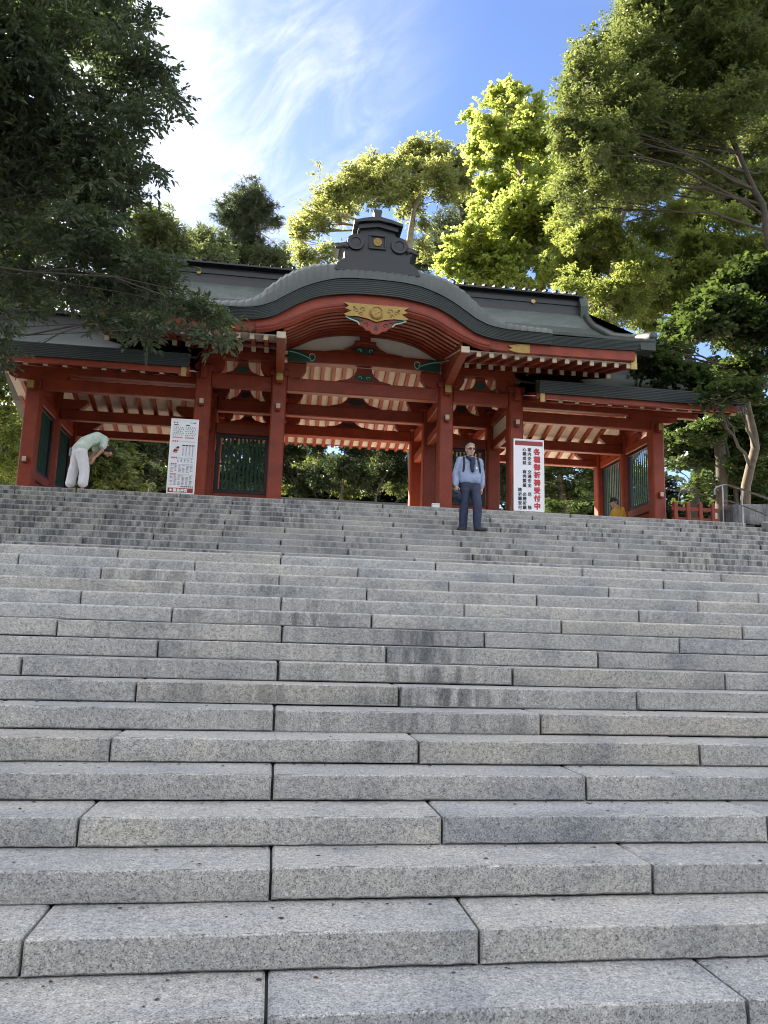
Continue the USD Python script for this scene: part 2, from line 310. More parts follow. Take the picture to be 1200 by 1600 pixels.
leafmat('leaf_camphor', (0.10, 0.145, 0.050), (0.19, 0.215, 0.075), (0.46, 0.49, 0.15), 0.4, 0.48)
leafmat('leaf_ginkgo', (0.13, 0.19, 0.040), (0.24, 0.29, 0.062), (0.56, 0.64, 0.15), 0.45, 0.58)
leafmat('leaf_oak', (0.060, 0.092, 0.032), (0.125, 0.160, 0.052), (0.26, 0.31, 0.08), 0.35, 0.42)
leafmat('leaf_bright', (0.085, 0.125, 0.034), (0.165, 0.205, 0.055), (0.42, 0.49, 0.11), 0.34, 0.48)
leafmat('leaf_maple', (0.030, 0.052, 0.020), (0.052, 0.082, 0.028), (0.105, 0.16, 0.032), 0.45, 0.42)
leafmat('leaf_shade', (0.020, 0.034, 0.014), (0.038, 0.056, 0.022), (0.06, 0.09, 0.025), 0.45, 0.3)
# ------------------------------------------------------------------ ground and steps
RUN, RISE = 0.3952, 0.15
L_N = 17                                   # lower flight: step k has its front edge at y = k RUN and its top at z = k RISE
def low_y(k): return k * RUN
UP0 = 8.957                                # upper flight: step j (1..10, and two more hidden by the landing's edge: 0, -1)
URUN, URISE = 0.375, 0.1505
def up_y(j): return UP0 + URUN * (j - 1)
def up_z(j): return 2.697 + URISE * j
FLOOR = up_z(10)                           # 4.202
EDGE = up_y(10)                            # 12.33

def ground_z(x, y):
    ramp = np.interp(y, [-0.6, 0.2, 6.4, 8.2, 12.4, 40, 120, 300], [-0.17, -0.5, 1.75, 1.75, 3.75, 4.0, 6.0, 10.0])
    side = np.interp(np.abs(x - 1.8), [8.6, 10.5, 14, 40], [0.0, 0.45, 0.9, 1.6]) * np.interp(y, [-1, 2, 12, 14, 40], [0.0, 1.0, 1.0, 0.15, 0.25])
    left = np.interp(x, [-60, -9, -6.8], [1, 1, 0]) * np.interp(y, [-1, 3, 12, 13], [0, 1.0, 1.0, 0.0]) * 0.6
    n = (meshkit.fbm(np.stack([x * 0.25, y * 0.25, 0 * x], -1), 4, 3) - 0.5) * np.interp(np.abs(x - 1.8), [9, 14], [0.0, 0.8]) 
    return ramp + side + left + n
gx = np.unique(np.concatenate([np.linspace(-300, -30, 12), np.linspace(-30, 34, 65), np.linspace(34, 300, 12)]))
gy = np.unique(np.concatenate([np.linspace(-200, -12, 8), np.linspace(-12, 46, 80), np.linspace(46, 400, 16)]))
X, Y = np.meshgrid(gx, gy, indexing='ij')
obj('ground', sheet(np.stack([X, Y, ground_z(X, Y)], -1)), 'soil', smooth=True, kind='structure')
obj('path', sheet(np.stack((*np.meshgrid(np.linspace(-7, 11, 10), np.linspace(-14, 0.02, 8), indexing='ij'), np.full((10, 8), -0.15)), -1)), 'granite_1', kind='structure')
obj('pavement', sheet(np.stack((*np.meshgrid(np.linspace(-15, 18, 24), np.linspace(EDGE + 0.42, 36, 24), indexing='ij'), np.full((24, 24), FLOOR - 0.004)), -1)), 'gravel', kind='structure')

rng = np.random.default_rng(11)
def stone_block(x0, x1, y, depth, z0, z1, near, seed):
    """one granite step: bevelled, its edges a little worn"""
    n = max(3, int((x1 - x0) / (0.06 if near > 1 else 0.16 if near else 0.5)) + 1)
    xs = np.linspace(x0, x1, n)
    xs = np.concatenate([[x0], [x0 + 0.012], xs[1:-1], [x1 - 0.012], [x1]])
    b, t = 0.010, (0.009 if near else 0.020)
    prof = A([[depth, z0], [b, z0], [0.0, z0 + b], [0.0, z0 + 0.5 * (z1 - z0)], [0.0, z1 - t], [t * 0.35, z1 - t * 0.35], [t, z1], [depth * 0.5, z1], [depth, z1]])
    S = np.zeros((len(xs), len(prof), 3))
    S[:, :, 0] = xs[:, None]; S[:, :, 1] = y + prof[None, :, 0]; S[:, :, 2] = prof[None, :, 1]
    inset = np.where((np.arange(len(xs)) == 0) | (np.arange(len(xs)) == len(xs) - 1), 0.012, 0.0)
    c = A([y + depth / 2, (z0 + z1) / 2])
    S[:, 2:6, 1] += inset[:, None]; S[:, 4:, 2] -= inset[:, None] * 0.8
    if near:
        jit = meshkit.noise(np.stack([xs * 14, 0 * xs + seed * 7.3, 0 * xs], -1), 5) + 0.7 * meshkit.noise(np.stack([xs * 47, 0 * xs + seed * 3.3, 0 * xs], -1), 6) - 0.85
        amp = 0.014
        for k in (4, 5):
            S[:, k, 1] += np.clip(jit, -0.2, 1) * amp; S[:, k, 2] -= np.clip(jit, -0.1, 1) * amp * 0.8
        jit2 = meshkit.noise(np.stack([xs * 17, 0 * xs + seed * 1.7, 0 * xs + 9], -1), 8) - 0.5
        S[:, 1:3, 1] += jit2[:, None] * 0.010; S[:, 2, 2] += jit2 * 0.008
    # each stone sits a hair differently
    tilt, lift, push = rng.normal(0, 0.0007), rng.normal(0, 0.0016), rng.normal(0, 0.003)
    S[:, :, 2] += lift + tilt * (S[:, :, 0] - (x0 + x1) / 2); S[:, :, 1] += push
    return loft(S)
lower = thing('lower_stairs', kind='structure')
for k in range(L_N):
    off = 0.050 if k % 2 == 0 else -0.938
    js = [off + 1.898 * i + rng.normal(0, 0.012) for i in range(-4, 6)]
    near = 2 if k <= 5 else 1 if k <= 10 else 0
    for i in range(len(js) - 1):
        g = 0.004 + rng.random() * 0.006
        m = GRAN[rng.integers(len(GRAN))]
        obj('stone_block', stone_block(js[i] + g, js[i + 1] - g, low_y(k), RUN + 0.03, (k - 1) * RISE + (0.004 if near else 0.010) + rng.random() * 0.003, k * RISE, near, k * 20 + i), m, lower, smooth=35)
prof = []
for k in range(L_N):
    prof += [(low_y(k) + 0.045, (k - 1) * RISE - 0.02), (low_y(k) + 0.045, k * RISE - 0.03)]
prof += [(low_y(16) + 0.42, 16 * RISE - 0.03), (low_y(16) + 0.42, 1.6), (0.06, -0.8)]
def extr_x(p, x0, x1):
    v, f = poly(p, x0, x1)                 # in (x, z), from y0 to y1
    return np.stack([v[:, 1], v[:, 0], v[:, 2]], 1), f
obj('bedding', extr_x(prof, -7.4, 9.3), 'joint', lower)

land = thing('landing', kind='structure')
for i in range(9):
    for r in range(3):
        x0 = -7.6 + i * 1.898 + (0.95 if r % 2 else 0); y0 = low_y(16) + RUN + 0.036 + r * 0.50
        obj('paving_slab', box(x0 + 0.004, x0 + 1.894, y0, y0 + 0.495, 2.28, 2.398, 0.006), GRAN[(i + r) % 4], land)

upper = thing('upper_stairs', kind='structure')
for j in range(-1, 11):
    off = 2.10 if j % 2 == 0 else 3.11
    if j == 10: off = 2.09
    js = [off + 2.005 * i + rng.normal(0, 0.02) for i in range(-5, 5)]
    js = [x for x in js if -8.4 < x < 10.2]
    js = [js[0] - 2.0] + js + [10.45 if j < 9 else 10.2]
    for i in range(len(js) - 1):
        if js[i + 1] - js[i] < 0.25: continue
        g = 0.006 + rng.random() * 0.008
        xm = (js[i] + js[i + 1]) / 2
        pl = 0.0
        m = 'granite_lichen' if rng.random() < pl else GRUP[rng.integers(len(GRUP))]
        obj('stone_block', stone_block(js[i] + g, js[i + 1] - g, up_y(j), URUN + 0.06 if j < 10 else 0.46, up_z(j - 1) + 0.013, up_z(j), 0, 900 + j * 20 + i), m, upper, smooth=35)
prof = []
for j in range(-1, 11):
    prof += [(up_y(j) + 0.05, up_z(j - 1) - 0.02), (up_y(j) + 0.05, up_z(j) - 0.03)]
prof += [(up_y(10) + 0.46, FLOOR - 0.03), (up_y(10) + 0.46, 3.2), (up_y(-1) + 0.06, 1.9)]
obj('bedding', extr_x(prof, -9.4, 10.3), 'joint', upper)

# fallen leaves and grit on the treads
V, F = [], []
for i in range(520):
    k = int(rng.integers(0, 9)); x = rng.uniform(-2.6, 3.6); u = rng.random()
    y = low_y(k) + (RUN - 0.03 - 0.05 * rng.random() if rng.random() < 0.6 else 0.03 + u * 0.33); z = k * RISE + 0.003
    s = 0.004 + 0.009 * rng.random() ** 3; a = rng.uniform(0, 6.28); t = np.arange(5) / 5 * 6.28 + a
    p = np.stack([x + s * np.cos(t) * (1 + 0.6 * rng.random(5)), y + s * np.sin(t) * 0.8, z + 0.004 * rng.random(5)], 1)
    top = A([[x, y, z + 0.3 * s + 0.003]]); base = len(np.vstack(V)) if V else 0
    V.append(np.vstack([p, top])); F += [[base + q, base + (q + 1) % 5, base + 5] for q in range(5)]
obj('leaf_litter', (np.vstack(V), A(F)), 'dead_leaf', label='scraps of dead leaf and grit scattered on the lowest granite steps', cat='leaf litter', kind='stuff')
# ------------------------------------------------------------------ the gate: u across, v towards the back, w up from the floor, in bays of the measured plan
G = 0.949
GATE = A([1.822, 14.36, FLOOR])
def gobj(name, m, mt, parent, smooth=False, **kw):
    v, f = m; return obj(name, (np.asarray(v) * G, f), mt, parent, smooth, **kw)
def interp(x, xs, ys):
    from scipy.interpolate import PchipInterpolator
    return PchipInterpolator(xs, ys)(x)
KU = [0, 0.45, 0.85, 1.28, 1.7, 2.0, 2.3, 2.65, 3.06, 4.05, 6.6]
K_TOP = lambda u: interp(np.abs(u), KU, [5.04, 5.03, 4.99, 4.87, 4.68, 4.49, 4.30, 4.17, 4.125, 4.115, 4.20])
K_BOT = lambda u: interp(np.abs(u), KU, [4.71, 4.70, 4.65, 4.56, 4.37, 4.18, 4.00, 3.915, 3.88, 3.875, 3.93])
K_BAR = lambda u: interp(np.abs(u), KU, [4.37, 4.36, 4.31, 4.20, 3.99, 3.84, 3.72, 3.66, 3.63, 3.63, 3.66])
def S_main(v):                              # top of the main roof, concave, the same front and back
    d = np.abs(np.asarray(v, float) - 2.05)
    return np.interp(d, [0, 0.85, 2.25, 3.2, 4.25], [6.86, 5.95, 5.06, 4.63, 4.24])
def RAF(v):                                 # axis of the main rafters
    return np.where(np.asarray(v) < 2.05, 3.76 + (np.asarray(v) + 0.9) * 0.33, 3.62 + (4.7 - np.asarray(v)) * 0.41)
US, UO = (-2.07, 2.07), (-3.87, -2.07, 2.07, 3.87)
ROWS = (0.0, 2.05, 4.1)

gate = thing('shrine_gate', GATE, label='vermilion shrine gate with curved green copper gable at the top of the stone steps', cat='gate')
# columns on stone bases, with the small pale-ended noses of the tie beams
def column(u, v, w1, parent, half=0.178, nose=True, nose_w=2.60):
    c = gobj('column', box(u - half, u + half, v - half, v + half, 0.10, w1, 0.035), 'vermilion', parent)
    gobj('column_base', box(u - half - 0.07, u + half + 0.07, v - half - 0.07, v + half + 0.07, -0.02, 0.12, 0.02), 'granite_1', c)
    if nose:
        gobj('beam_nose', box(u - 0.055, u + 0.055, v - half - 0.10, v - half + 0.02, nose_w - 0.10, nose_w + 0.06, 0.01), 'vermilion_worn', c)
        gobj('nose_cap', box(u - 0.05, u + 0.05, v - half - 0.125, v - half - 0.095, nose_w - 0.05, nose_w + 0.065, 0.006), 'cream_tip', c)
    return c
for v in ROWS:
    for u in UO: column(u, v, 3.45, gate, nose=(v == 0.0))
# tie beams across each row, purlins above them, arms and frog-leg struts between
PUR = {0.0: (3.77, 4.11), 2.05: (3.80, 4.10), 4.1: (3.62, 3.86)}
def arm_shape(u, s, L, w0, w1):             # a bracket arm: flat on top, its end rounded up from below
    t = np.linspace(0, 1, 7)
    return [(u, w1), (u, w0)] + [(u + s * (L * 0.55 + L * 0.45 * x), w0 + (w1 - w0) * 0.62 * x ** 2.2) for x in t] + [(u + s * L, w1)]
def frog_leg(u, v, w0, w1, k=1.0, dep=0.07, parent=None, big=False):
    H = w1 - w0; x = A([0.0, 0.10, 0.17, 0.20, 0.27, 0.42, 0.62, 0.70, 0.72]) * k
    y = w0 + A([1.0, 1.0, 0.98, 0.80, 0.52, 0.22, 0.13, 0.07, 0.0]) * H
    out = list(zip(u + x, y)) + list(zip(u - x[::-1], y[::-1]))
    f = gobj('frog_leg_strut', poly(out, v - dep, v + dep), 'vermilion_worn', parent)
    gobj('strut_block', box(u - 0.20 * k, u + 0.20 * k, v - dep - 0.03, v + dep + 0.03, w0 + H * 0.80, w1 + 0.002, 0.03), 'vermilion_worn', f)
    # the painted cloud scroll in its opening
    t = np.linspace(0, 2 * np.pi, 22, endpoint=False); r = 1 + 0.12 * np.cos(6 * t)
    gobj('scroll_panel', poly(list(zip(u + 0.24 * k * r * np.cos(t), w0 + H * 0.36 + H * 0.20 * r * np.sin(t))), v - dep - 0.012, v - dep + 0.01), 'green_paint' if v == 0 else 'dark_wood', f)
    for s in ((-1, 1) if k > 0.9 and v == 0.0 else ()):
        tt = np.linspace(0.2, 1.3 * np.pi, 12); rr = np.linspace(0.06, 0.03, 12) * k
        gobj('scroll_line', tube(np.stack([u + s * (0.10 * k + rr * np.cos(tt)), np.full(12, v - dep - 0.018), w0 + H * 0.33 + rr * np.sin(tt) * 0.8], 1), 0.008 if v == 0 else 0.005, 5), 'pale_green', f)
    return f
for v in ROWS:
    for a, b in zip(UO[:-1], UO[1:]):
        gobj('tie_beam', box(a + 0.176, b - 0.176, v - 0.12, v + 0.12, 3.06, 3.39, 0.025), 'vermilion', gate)
        if not (v == 0.0 and a == -2.07):
            gobj('purlin', box(a + 0.002, b - 0.002, v - 0.11, v + 0.11, *PUR[v], 0.02), 'vermilion', gate)
        L = 0.62 if b - a > 3 else 0.45
        for u, s in ((a, 1), (b, -1)):
            gobj('bracket_arm', poly(arm_shape(u + s * 0.02, s, L, 3.392, PUR[v][0] - 0.002), v - 0.10, v + 0.10), 'vermilion', gate)
    frog_leg(0.0, v, 3.392, PUR[v][0], 0.95, parent=gate)
    for u in (-2.97, 2.97): frog_leg(u, v, 3.392, PUR[v][0], 0.55, parent=gate)
# beams running front to back along the column lines
for u in UO:
    for va, vb in ((0.0, 2.05), (2.05, 4.1)):
        gobj('cross_beam', box(u - 0.10, u + 0.10, va + 0.176, vb - 0.176, 3.08, 3.37, 0.02), 'vermilion', gate)
        gobj('cross_beam', box(u - 0.085, u + 0.085, va + 0.176, vb - 0.176, 2.42, 2.66, 0.02), 'vermilion', gate)
        gobj('cross_brace', bar((u, va + 0.15, 2.25), (u, va + 0.62, 2.44), 0.13, 0.16), 'vermilion', gate)
        if abs(u) > 3: gobj('plaster_panel', box(u - 0.02, u + 0.02, va + 0.177, vb - 0.177, 2.661, 3.079, 0.004), 'plaster', gate)
        gobj('bracket_arm', moved((lambda m: (np.stack([m[0][:, 1], m[0][:, 0], m[0][:, 2]], 1), m[1]))(poly(arm_shape(va + 0.02, 1, 0.55, 3.392, 3.66), -0.09, 0.09)), (u, 0, 0)), 'vermilion', gate)
    # above the columns
    for v in ROWS:
        gobj('bearing_block', box(u - 0.24, u + 0.24, v - 0.24, v + 0.24, 3.40, 3.56, 0.04), 'vermilion_worn', gate)
# lattice windows of green slats in the side bays, above a board dado
def lattice(parent, a, b, v, w0, w1, n, axis='u'):
    T = (lambda m: m) if axis == 'u' else (lambda m: (np.stack([m[0][:, 1], m[0][:, 0], m[0][:, 2]], 1), m[1]))
    fr = 0.10
    wdw = gobj('lattice_window', T(cat(box(a, b, v - 0.05, v + 0.05, w0, w0 + fr), box(a, b, v - 0.05, v + 0.05, w1 - fr, w1), box(a, a + fr, v - 0.048, v + 0.048, w0 + fr - 0.01, w1 - fr + 0.01), box(b - fr, b, v - 0.048, v + 0.048, w0 + fr - 0.01, w1 - fr + 0.01))), 'lacquer', parent)
    xs = np.linspace(a + fr, b - fr, n + 2)[1:-1]; hw = (xs[1] - xs[0]) * 0.33
    for x in xs:
        gobj('slat', T(bar((x, v, w0 + fr - 0.005), (x, v, w1 - fr + 0.005), hw * 1.5, hw * 1.5, 0.008, side=(0.72, 0.69, 0))), 'green_paint', wdw)
    gobj('slat_rail', T(box(a + fr, b - fr, v + 0.025, v + 0.045, (w0 + w1) / 2 - 0.025, (w0 + w1) / 2 + 0.025, 0.005)), 'lacquer', wdw)
    return wdw
for a, b in ((-3.69, -2.25), (2.25, 3.69)):
    gobj('head_beam', box(a, b, 2.05 - 0.10, 2.05 + 0.10, 2.44, 2.72, 0.02), 'vermilion', gate)
    gobj('sill_beam', box(a, b, 2.05 - 0.10, 2.05 + 0.10, 0.62, 0.84, 0.02), 'vermilion', gate)
    gobj('dado_board', box(a, b, 2.05 - 0.04, 2.05 + 0.04, 0.0, 0.619, 0.004), 'vermilion_worn', gate)
    lattice(gate, a + 0.03, b - 0.03, 2.05, 0.842, 2.438, 10)
# rainbow beam and tympanum under the curved gable
ub = np.linspace(-1.90, 1.90, 25)
arch = lambda u: 0.05 * (1 - (u / 1.9) ** 2)
gobj('rainbow_beam', loft([[(u, -0.13, 3.775 + arch(u)), (u, -0.15, 3.82 + arch(u)), (u, -0.15, 4.07 + arch(u) * 0.5), (u, -0.13, 4.11 + arch(u) * 0.5), (u, 0.13, 4.11 + arch(u) * 0.5), (u, 0.13, 3.775 + arch(u))] for u in ub]), 'vermilion', gate, 30)
for s in (-1, 1):
    se = gobj('beam_end_scroll', poly([(s * 1.90, 3.80), (s * 1.90, 4.10), (s * 1.62, 4.085), (s * 1.45, 4.0), (s * 1.25, 3.93), (s * 1.22, 3.86), (s * 1.3, 3.82), (s * 1.55, 3.80)], -0.168, -0.145), 'green_paint', gate)
    t = np.linspace(0, 1.8 * np.pi, 26); r = np.linspace(0.115, 0.03, 26)
    sp = np.stack([s * (1.33 - r * np.sin(t) * 1.0), np.full(26, -0.172), 3.95 - r * np.cos(t)], 1)
    tail = np.stack([s * np.linspace(1.88, 1.36, 8), np.full(8, -0.172), 4.045 + 0.02 * np.sin(np.linspace(0, 3, 8)) - np.linspace(0, 0.21, 8) ** 1.2], 1)
    gobj('scroll_line', tube(np.vstack([tail, sp]), 0.013, 5), 'pale_green', se)
ut = np.linspace(-1.85, 1.85, 31)
gobj('tympanum', poly(list(zip(ut, np.full(31, 4.10))) + list(zip(ut[::-1], np.maximum(K_BAR(ut[::-1] * 1.02) + 0.32, 4.11))), 0.02, 0.06), 'plaster', gate)
frog_leg(0.0, -0.05, 4.13, 4.47, 1.35, 0.06, gate)
kp = gobj('king_post', loft([[(a * x, -0.10, w), (a * x, 0.015, w), (-a * x, 0.015, w), (-a * x, -0.10, w)] for w, x, a in ((4.30, 0.14, 1), (4.36, 0.20, 1), (4.45, 0.13, 1), (4.62, 0.13, 1), (4.75, 0.17, 1))]), 'vermilion_worn', gate)
gobj('post_scroll', poly([(-0.24, 4.20), (-0.12, 4.15), (0.12, 4.15), (0.24, 4.20), (0.20, 4.28), (0.08, 4.25), (0, 4.31), (-0.08, 4.25), (-0.20, 4.28)], -0.125, -0.10), 'green_paint', kp)
for s in (-1, 1):
    tt = np.linspace(0, 1.5 * np.pi, 12); rr = np.linspace(0.05, 0.02, 12)
    gobj('scroll_line', tube(np.stack([s * (0.13 + rr * np.cos(tt)), np.full(12, -0.13), 4.215 + rr * np.sin(tt)], 1), 0.009, 5), 'pale_green', kp)
# arms that reach out to carry the gable, with gold fronts below and pale tips at the eave
for u in US:
    rb = gobj('reaching_beam', loft([[(u - 0.095, v, a), (u + 0.095, v, a), (u + 0.095, v, b), (u - 0.095, v, b)] for v, a, b in ((-2.08, 3.60, 3.72), (-1.6, 3.57, 3.78), (-1.0, 3.50, 3.86), (-0.5, 3.40, 3.95), (0.12, 3.40, 4.05))]), 'vermilion', gate)
    gobj('beam_cap', box(u - 0.10, u + 0.10, -2.115, -2.075, 3.585, 3.735, 0.008), 'cream_tip', rb)
    nb = gobj('column_nose', box(u - 0.075, u + 0.075, -0.36, 0.0, 3.18, 3.50, 0.02), 'vermilion', gate)
    gobj('gold_plate', box(u - 0.082, u + 0.082, -0.385, -0.355, 3.22, 3.52, 0.008), 'gold_dull', nb)
for u in (-3.87, 3.87):
    gobj('column_nose', box(u - 0.075, u + 0.075, -0.34, 0.0, 3.18, 3.50, 0.02), 'vermilion', gate)
# rafters, in two tiers at the eaves, under pale boards
ru = np.arange(-6.0, 6.01, 0.30)
for u in ru:
    inner = abs(u) < 1.95
    rf = gobj('rafter', bar((u, 0.10 if inner else -0.88, RAF(0.10 if inner else -0.88)), (u, 2.03, RAF(2.03)), 0.105, 0.125), 'vermilion', gate)
    if not inner: gobj('rafter_tip', box(u - 0.055, u + 0.055, -0.905, -0.878, RAF(-0.9) - 0.07, RAF(-0.9) + 0.055, 0.006), 'cream_tip', rf)
    gobj('rafter', bar((u, 2.07, RAF(2.051)), (u, 5.15, RAF(5.15)), 0.105, 0.125), 'vermilion', gate)
    gobj('flying_rafter', bar((u, 4.3, 3.90), (u, 6.40, 3.42), 0.095, 0.11), 'vermilion', gate)
    if abs(u) > 2.15:
        fr = gobj('flying_rafter', bar((u, -2.0, 3.60), (u, -0.35, 4.00), 0.095, 0.11), 'vermilion', gate)
        gobj('rafter_tip', box(u - 0.052, u + 0.052, -2.03, -1.995, 3.545, 3.655, 0.006), 'cream_tip', fr)
def slab(u0, u1, pts, t):                   # a board or roof skin that follows (v, w) points
    p = A(pts, float); d = np.gradient(p, axis=0); n = np.stack([-d[:, 1], d[:, 0]], 1); n /= np.linalg.norm(n, axis=1, keepdims=True)
    if n[0][1] < 0: n = -n
    loop = np.vstack([p, (p + n * t)[::-1]])
    return loft([np.column_stack([np.full(len(loop), u), loop]) for u in np.linspace(u0, u1, 2)]) if True else None
for k, (u0, u1) in enumerate(((-6.1, -1.95), (1.95, 6.1))):
    gobj('ceiling_board', slab(u0, u1, [(-0.86, float(RAF(-0.86)) + 0.066), (2.05, float(RAF(2.04)) + 0.066)], 0.02), 'ceiling_white', gate)
    gobj('eave_board', slab(u0, u1, [(-2.02, 3.660), (-0.35, 4.06)], 0.02), 'ceiling_white', gate)
gobj('ceiling_board', slab(-1.949, 1.949, [(0.07, float(RAF(0.07)) + 0.066), (2.05, float(RAF(2.04)) + 0.066)], 0.02), 'ceiling_white', gate)
gobj('ceiling_board', slab(-6.1, 6.1, [(2.051, float(RAF(2.06)) + 0.066), (5.17, float(RAF(5.17)) + 0.066)], 0.02), 'ceiling_white', gate)
gobj('eave_board', slab(-6.1, 6.1, [(4.3, 3.962), (6.43, 3.482)], 0.02), 'ceiling_white', gate)
gobj('ridge_beam', box(-6.0, 6.0, 1.93, 2.17, float(RAF(2.05)) - 0.02, float(RAF(2.05)) + 0.20, 0.02), 'vermilion', gate)
for v, s in ((-0.92, 1), (5.2, 1)):
    for u0, u1 in (((-6.05, -2.2), (2.2, 6.05)) if v < 0 else ((-6.05, 6.05),)):
        gobj('eave_batten', box(u0, u1, v - 0.04, v + 0.04, float(RAF(v)) + 0.068, float(RAF(v)) + 0.13, 0.01), 'vermilion', gate)
# red fascia boards of the plain eaves
for s in (-1, 1):
    us = np.linspace(2.2, 6.1, 14) * s
    gobj('eave_fascia', loft([[(u, -2.10, K_BAR(u) + 0.045), (u, -2.14, K_BAR(u) + 0.05), (u, -2.16, K_BOT(u) + 0.01), (u, -2.02, K_BOT(u) + 0.01), (u, -2.02, K_BAR(u) + 0.045)] for u in us]), 'vermilion', gate, 30)
gobj('eave_fascia', box(-6.1, 6.1, 6.42, 6.50, 3.46, 3.90, 0.01), 'vermilion', gate)
# the curved gable: bargeboard, ribbed soffit, layered copper edge, rolled lip, barrel roof
uk = np.linspace(-2.62, 2.62, 61)
gobj('bargeboard', loft([[(u, -2.17, K_BOT(u) + 0.01), (u, -2.20, K_BAR(u) + 0.13), (u, -2.19, K_BAR(u) + 0.045), (u, -2.12, K_BAR(u)), (u, -2.05, K_BAR(u) + 0.01), (u, -2.05, K_BOT(u) + 0.01)] for u in uk]), 'vermilion', gate, 25)
gobj('bargeboard_moulding', loft([[(u, -2.203, K_BAR(u) + 0.135), (u, -2.22, K_BAR(u) + 0.115), (u, -2.215, K_BAR(u) + 0.085), (u, -2.18, K_BAR(u) + 0.09)] for u in uk]), 'vermilion_worn', gate, 25)
us = np.linspace(-2.0, 2.0, 41)
gobj('gable_ceiling', loft([[(u, -2.06, K_BAR(u * 1.02) + 0.10), (u, 0.05, K_BAR(u * 1.02) + 0.34), (u, 0.05, K_BAR(u * 1.02) + 0.38), (u, -2.06, K_BAR(u * 1.02) + 0.14)] for u in us]), 'vermilion_worn', gate, 25)
for k, v in enumerate(np.linspace(-1.90, -0.12, 8)):
    lift = 0.10 + (v + 2.06) * 0.24 / 2.11
    gobj('gable_rib', loft([[(u, v - 0.055, K_BAR(u * 1.02) + lift - 0.085), (u, v + 0.055, K_BAR(u * 1.02) + lift - 0.085), (u, v + 0.055, K_BAR(u * 1.02) + lift + 0.02), (u, v - 0.055, K_BAR(u * 1.02) + lift + 0.02)] for u in us]), 'vermilion', gate, 25)
for s in (-1, 1):
    gobj('gable_side_board', box(s * 2.0 - 0.03, s * 2.0 + 0.03, -2.02, 0.10, 3.70, 4.12, 0.01), 'vermilion', gate)
def edge_band(us, v0, top, bot, back):
    secs = []
    for u in us:
        t, b = float(top(u)), float(bot(u)); lv = np.linspace(b, t, 9); loop = []
        for i in range(8):
            o = -0.012 * i
            loop += [(u, v0 - o * 0 + (0.06 - 0.007 * i), lv[i] + 0.004), (u, v0 + (0.06 - 0.007 * i) - 0.003, lv[i + 1] - 0.008), (u, v0 + (0.06 - 0.007 * i) + 0.006, lv[i + 1] - 0.002)]
        loop += [(u, back, t), (u, back, b)]
        secs.append(loop)
    return loft(secs)
uw = np.linspace(-4.05, 4.05, 97)
gobj('gable_roof_edge', edge_band(uw, -2.32, K_TOP, K_BOT, -1.9), 'copper_edge', gate, 20)
for s in (-1, 1):
    gobj('eave_roof_edge', edge_band(np.linspace(4.03, 6.55, 20) * s, -2.27, lambda u: K_TOP(u) - 0.015, lambda u: K_BOT(u) + 0.01, -1.9), 'copper_edge', gate, 20)
gobj('eave_roof_edge', box(-6.55, 6.55, 6.40, 6.62, 3.86, 4.22, 0.02), 'copper_edge', gate)
# rolled lip, laid in narrow overlapping plates that fan round the curve
n = 330; uu = np.linspace(-4.05, 4.05, n); arc = np.concatenate([[0], np.cumsum(np.hypot(np.diff(uu), np.diff(K_TOP(uu))))])
saw = ((arc / 0.165) % 1.0) * 0.034
KL = lambda u: K_TOP(u) + interp(np.abs(u), [0, 0.8, 1.25, 1.65, 2.0, 2.35, 2.62, 3.1, 4.1], [0.52, 0.55, 0.64, 0.70, 0.72, 0.63, 0.44, 0.30, 0.24])
nx = -np.gradient(K_TOP(uu), uu); nl = np.sqrt(nx ** 2 + 1)
rows = []
for a, b in ((0.0, 0.0), (0.02, 0.10), (0.10, 0.42), (0.22, 0.72), (0.38, 0.92), (0.58, 1.0)):
    w = K_TOP(uu) + (KL(uu) - K_TOP(uu)) * b
    k = saw if b > 0 else 0 * saw
    rows.append(np.stack([uu + k * nx / nl, np.full(n, -2.34 + a), w + k / nl], 1))
rows.append(np.stack([uu, np.full(n, -1.0), KL(uu) + 0.06], 1)); rows.append(np.stack([uu, np.full(n, 1.55), KL(uu) + 0.20], 1))
gobj('gable_roof', sheet(rows), 'copper_lip', gate, 12)
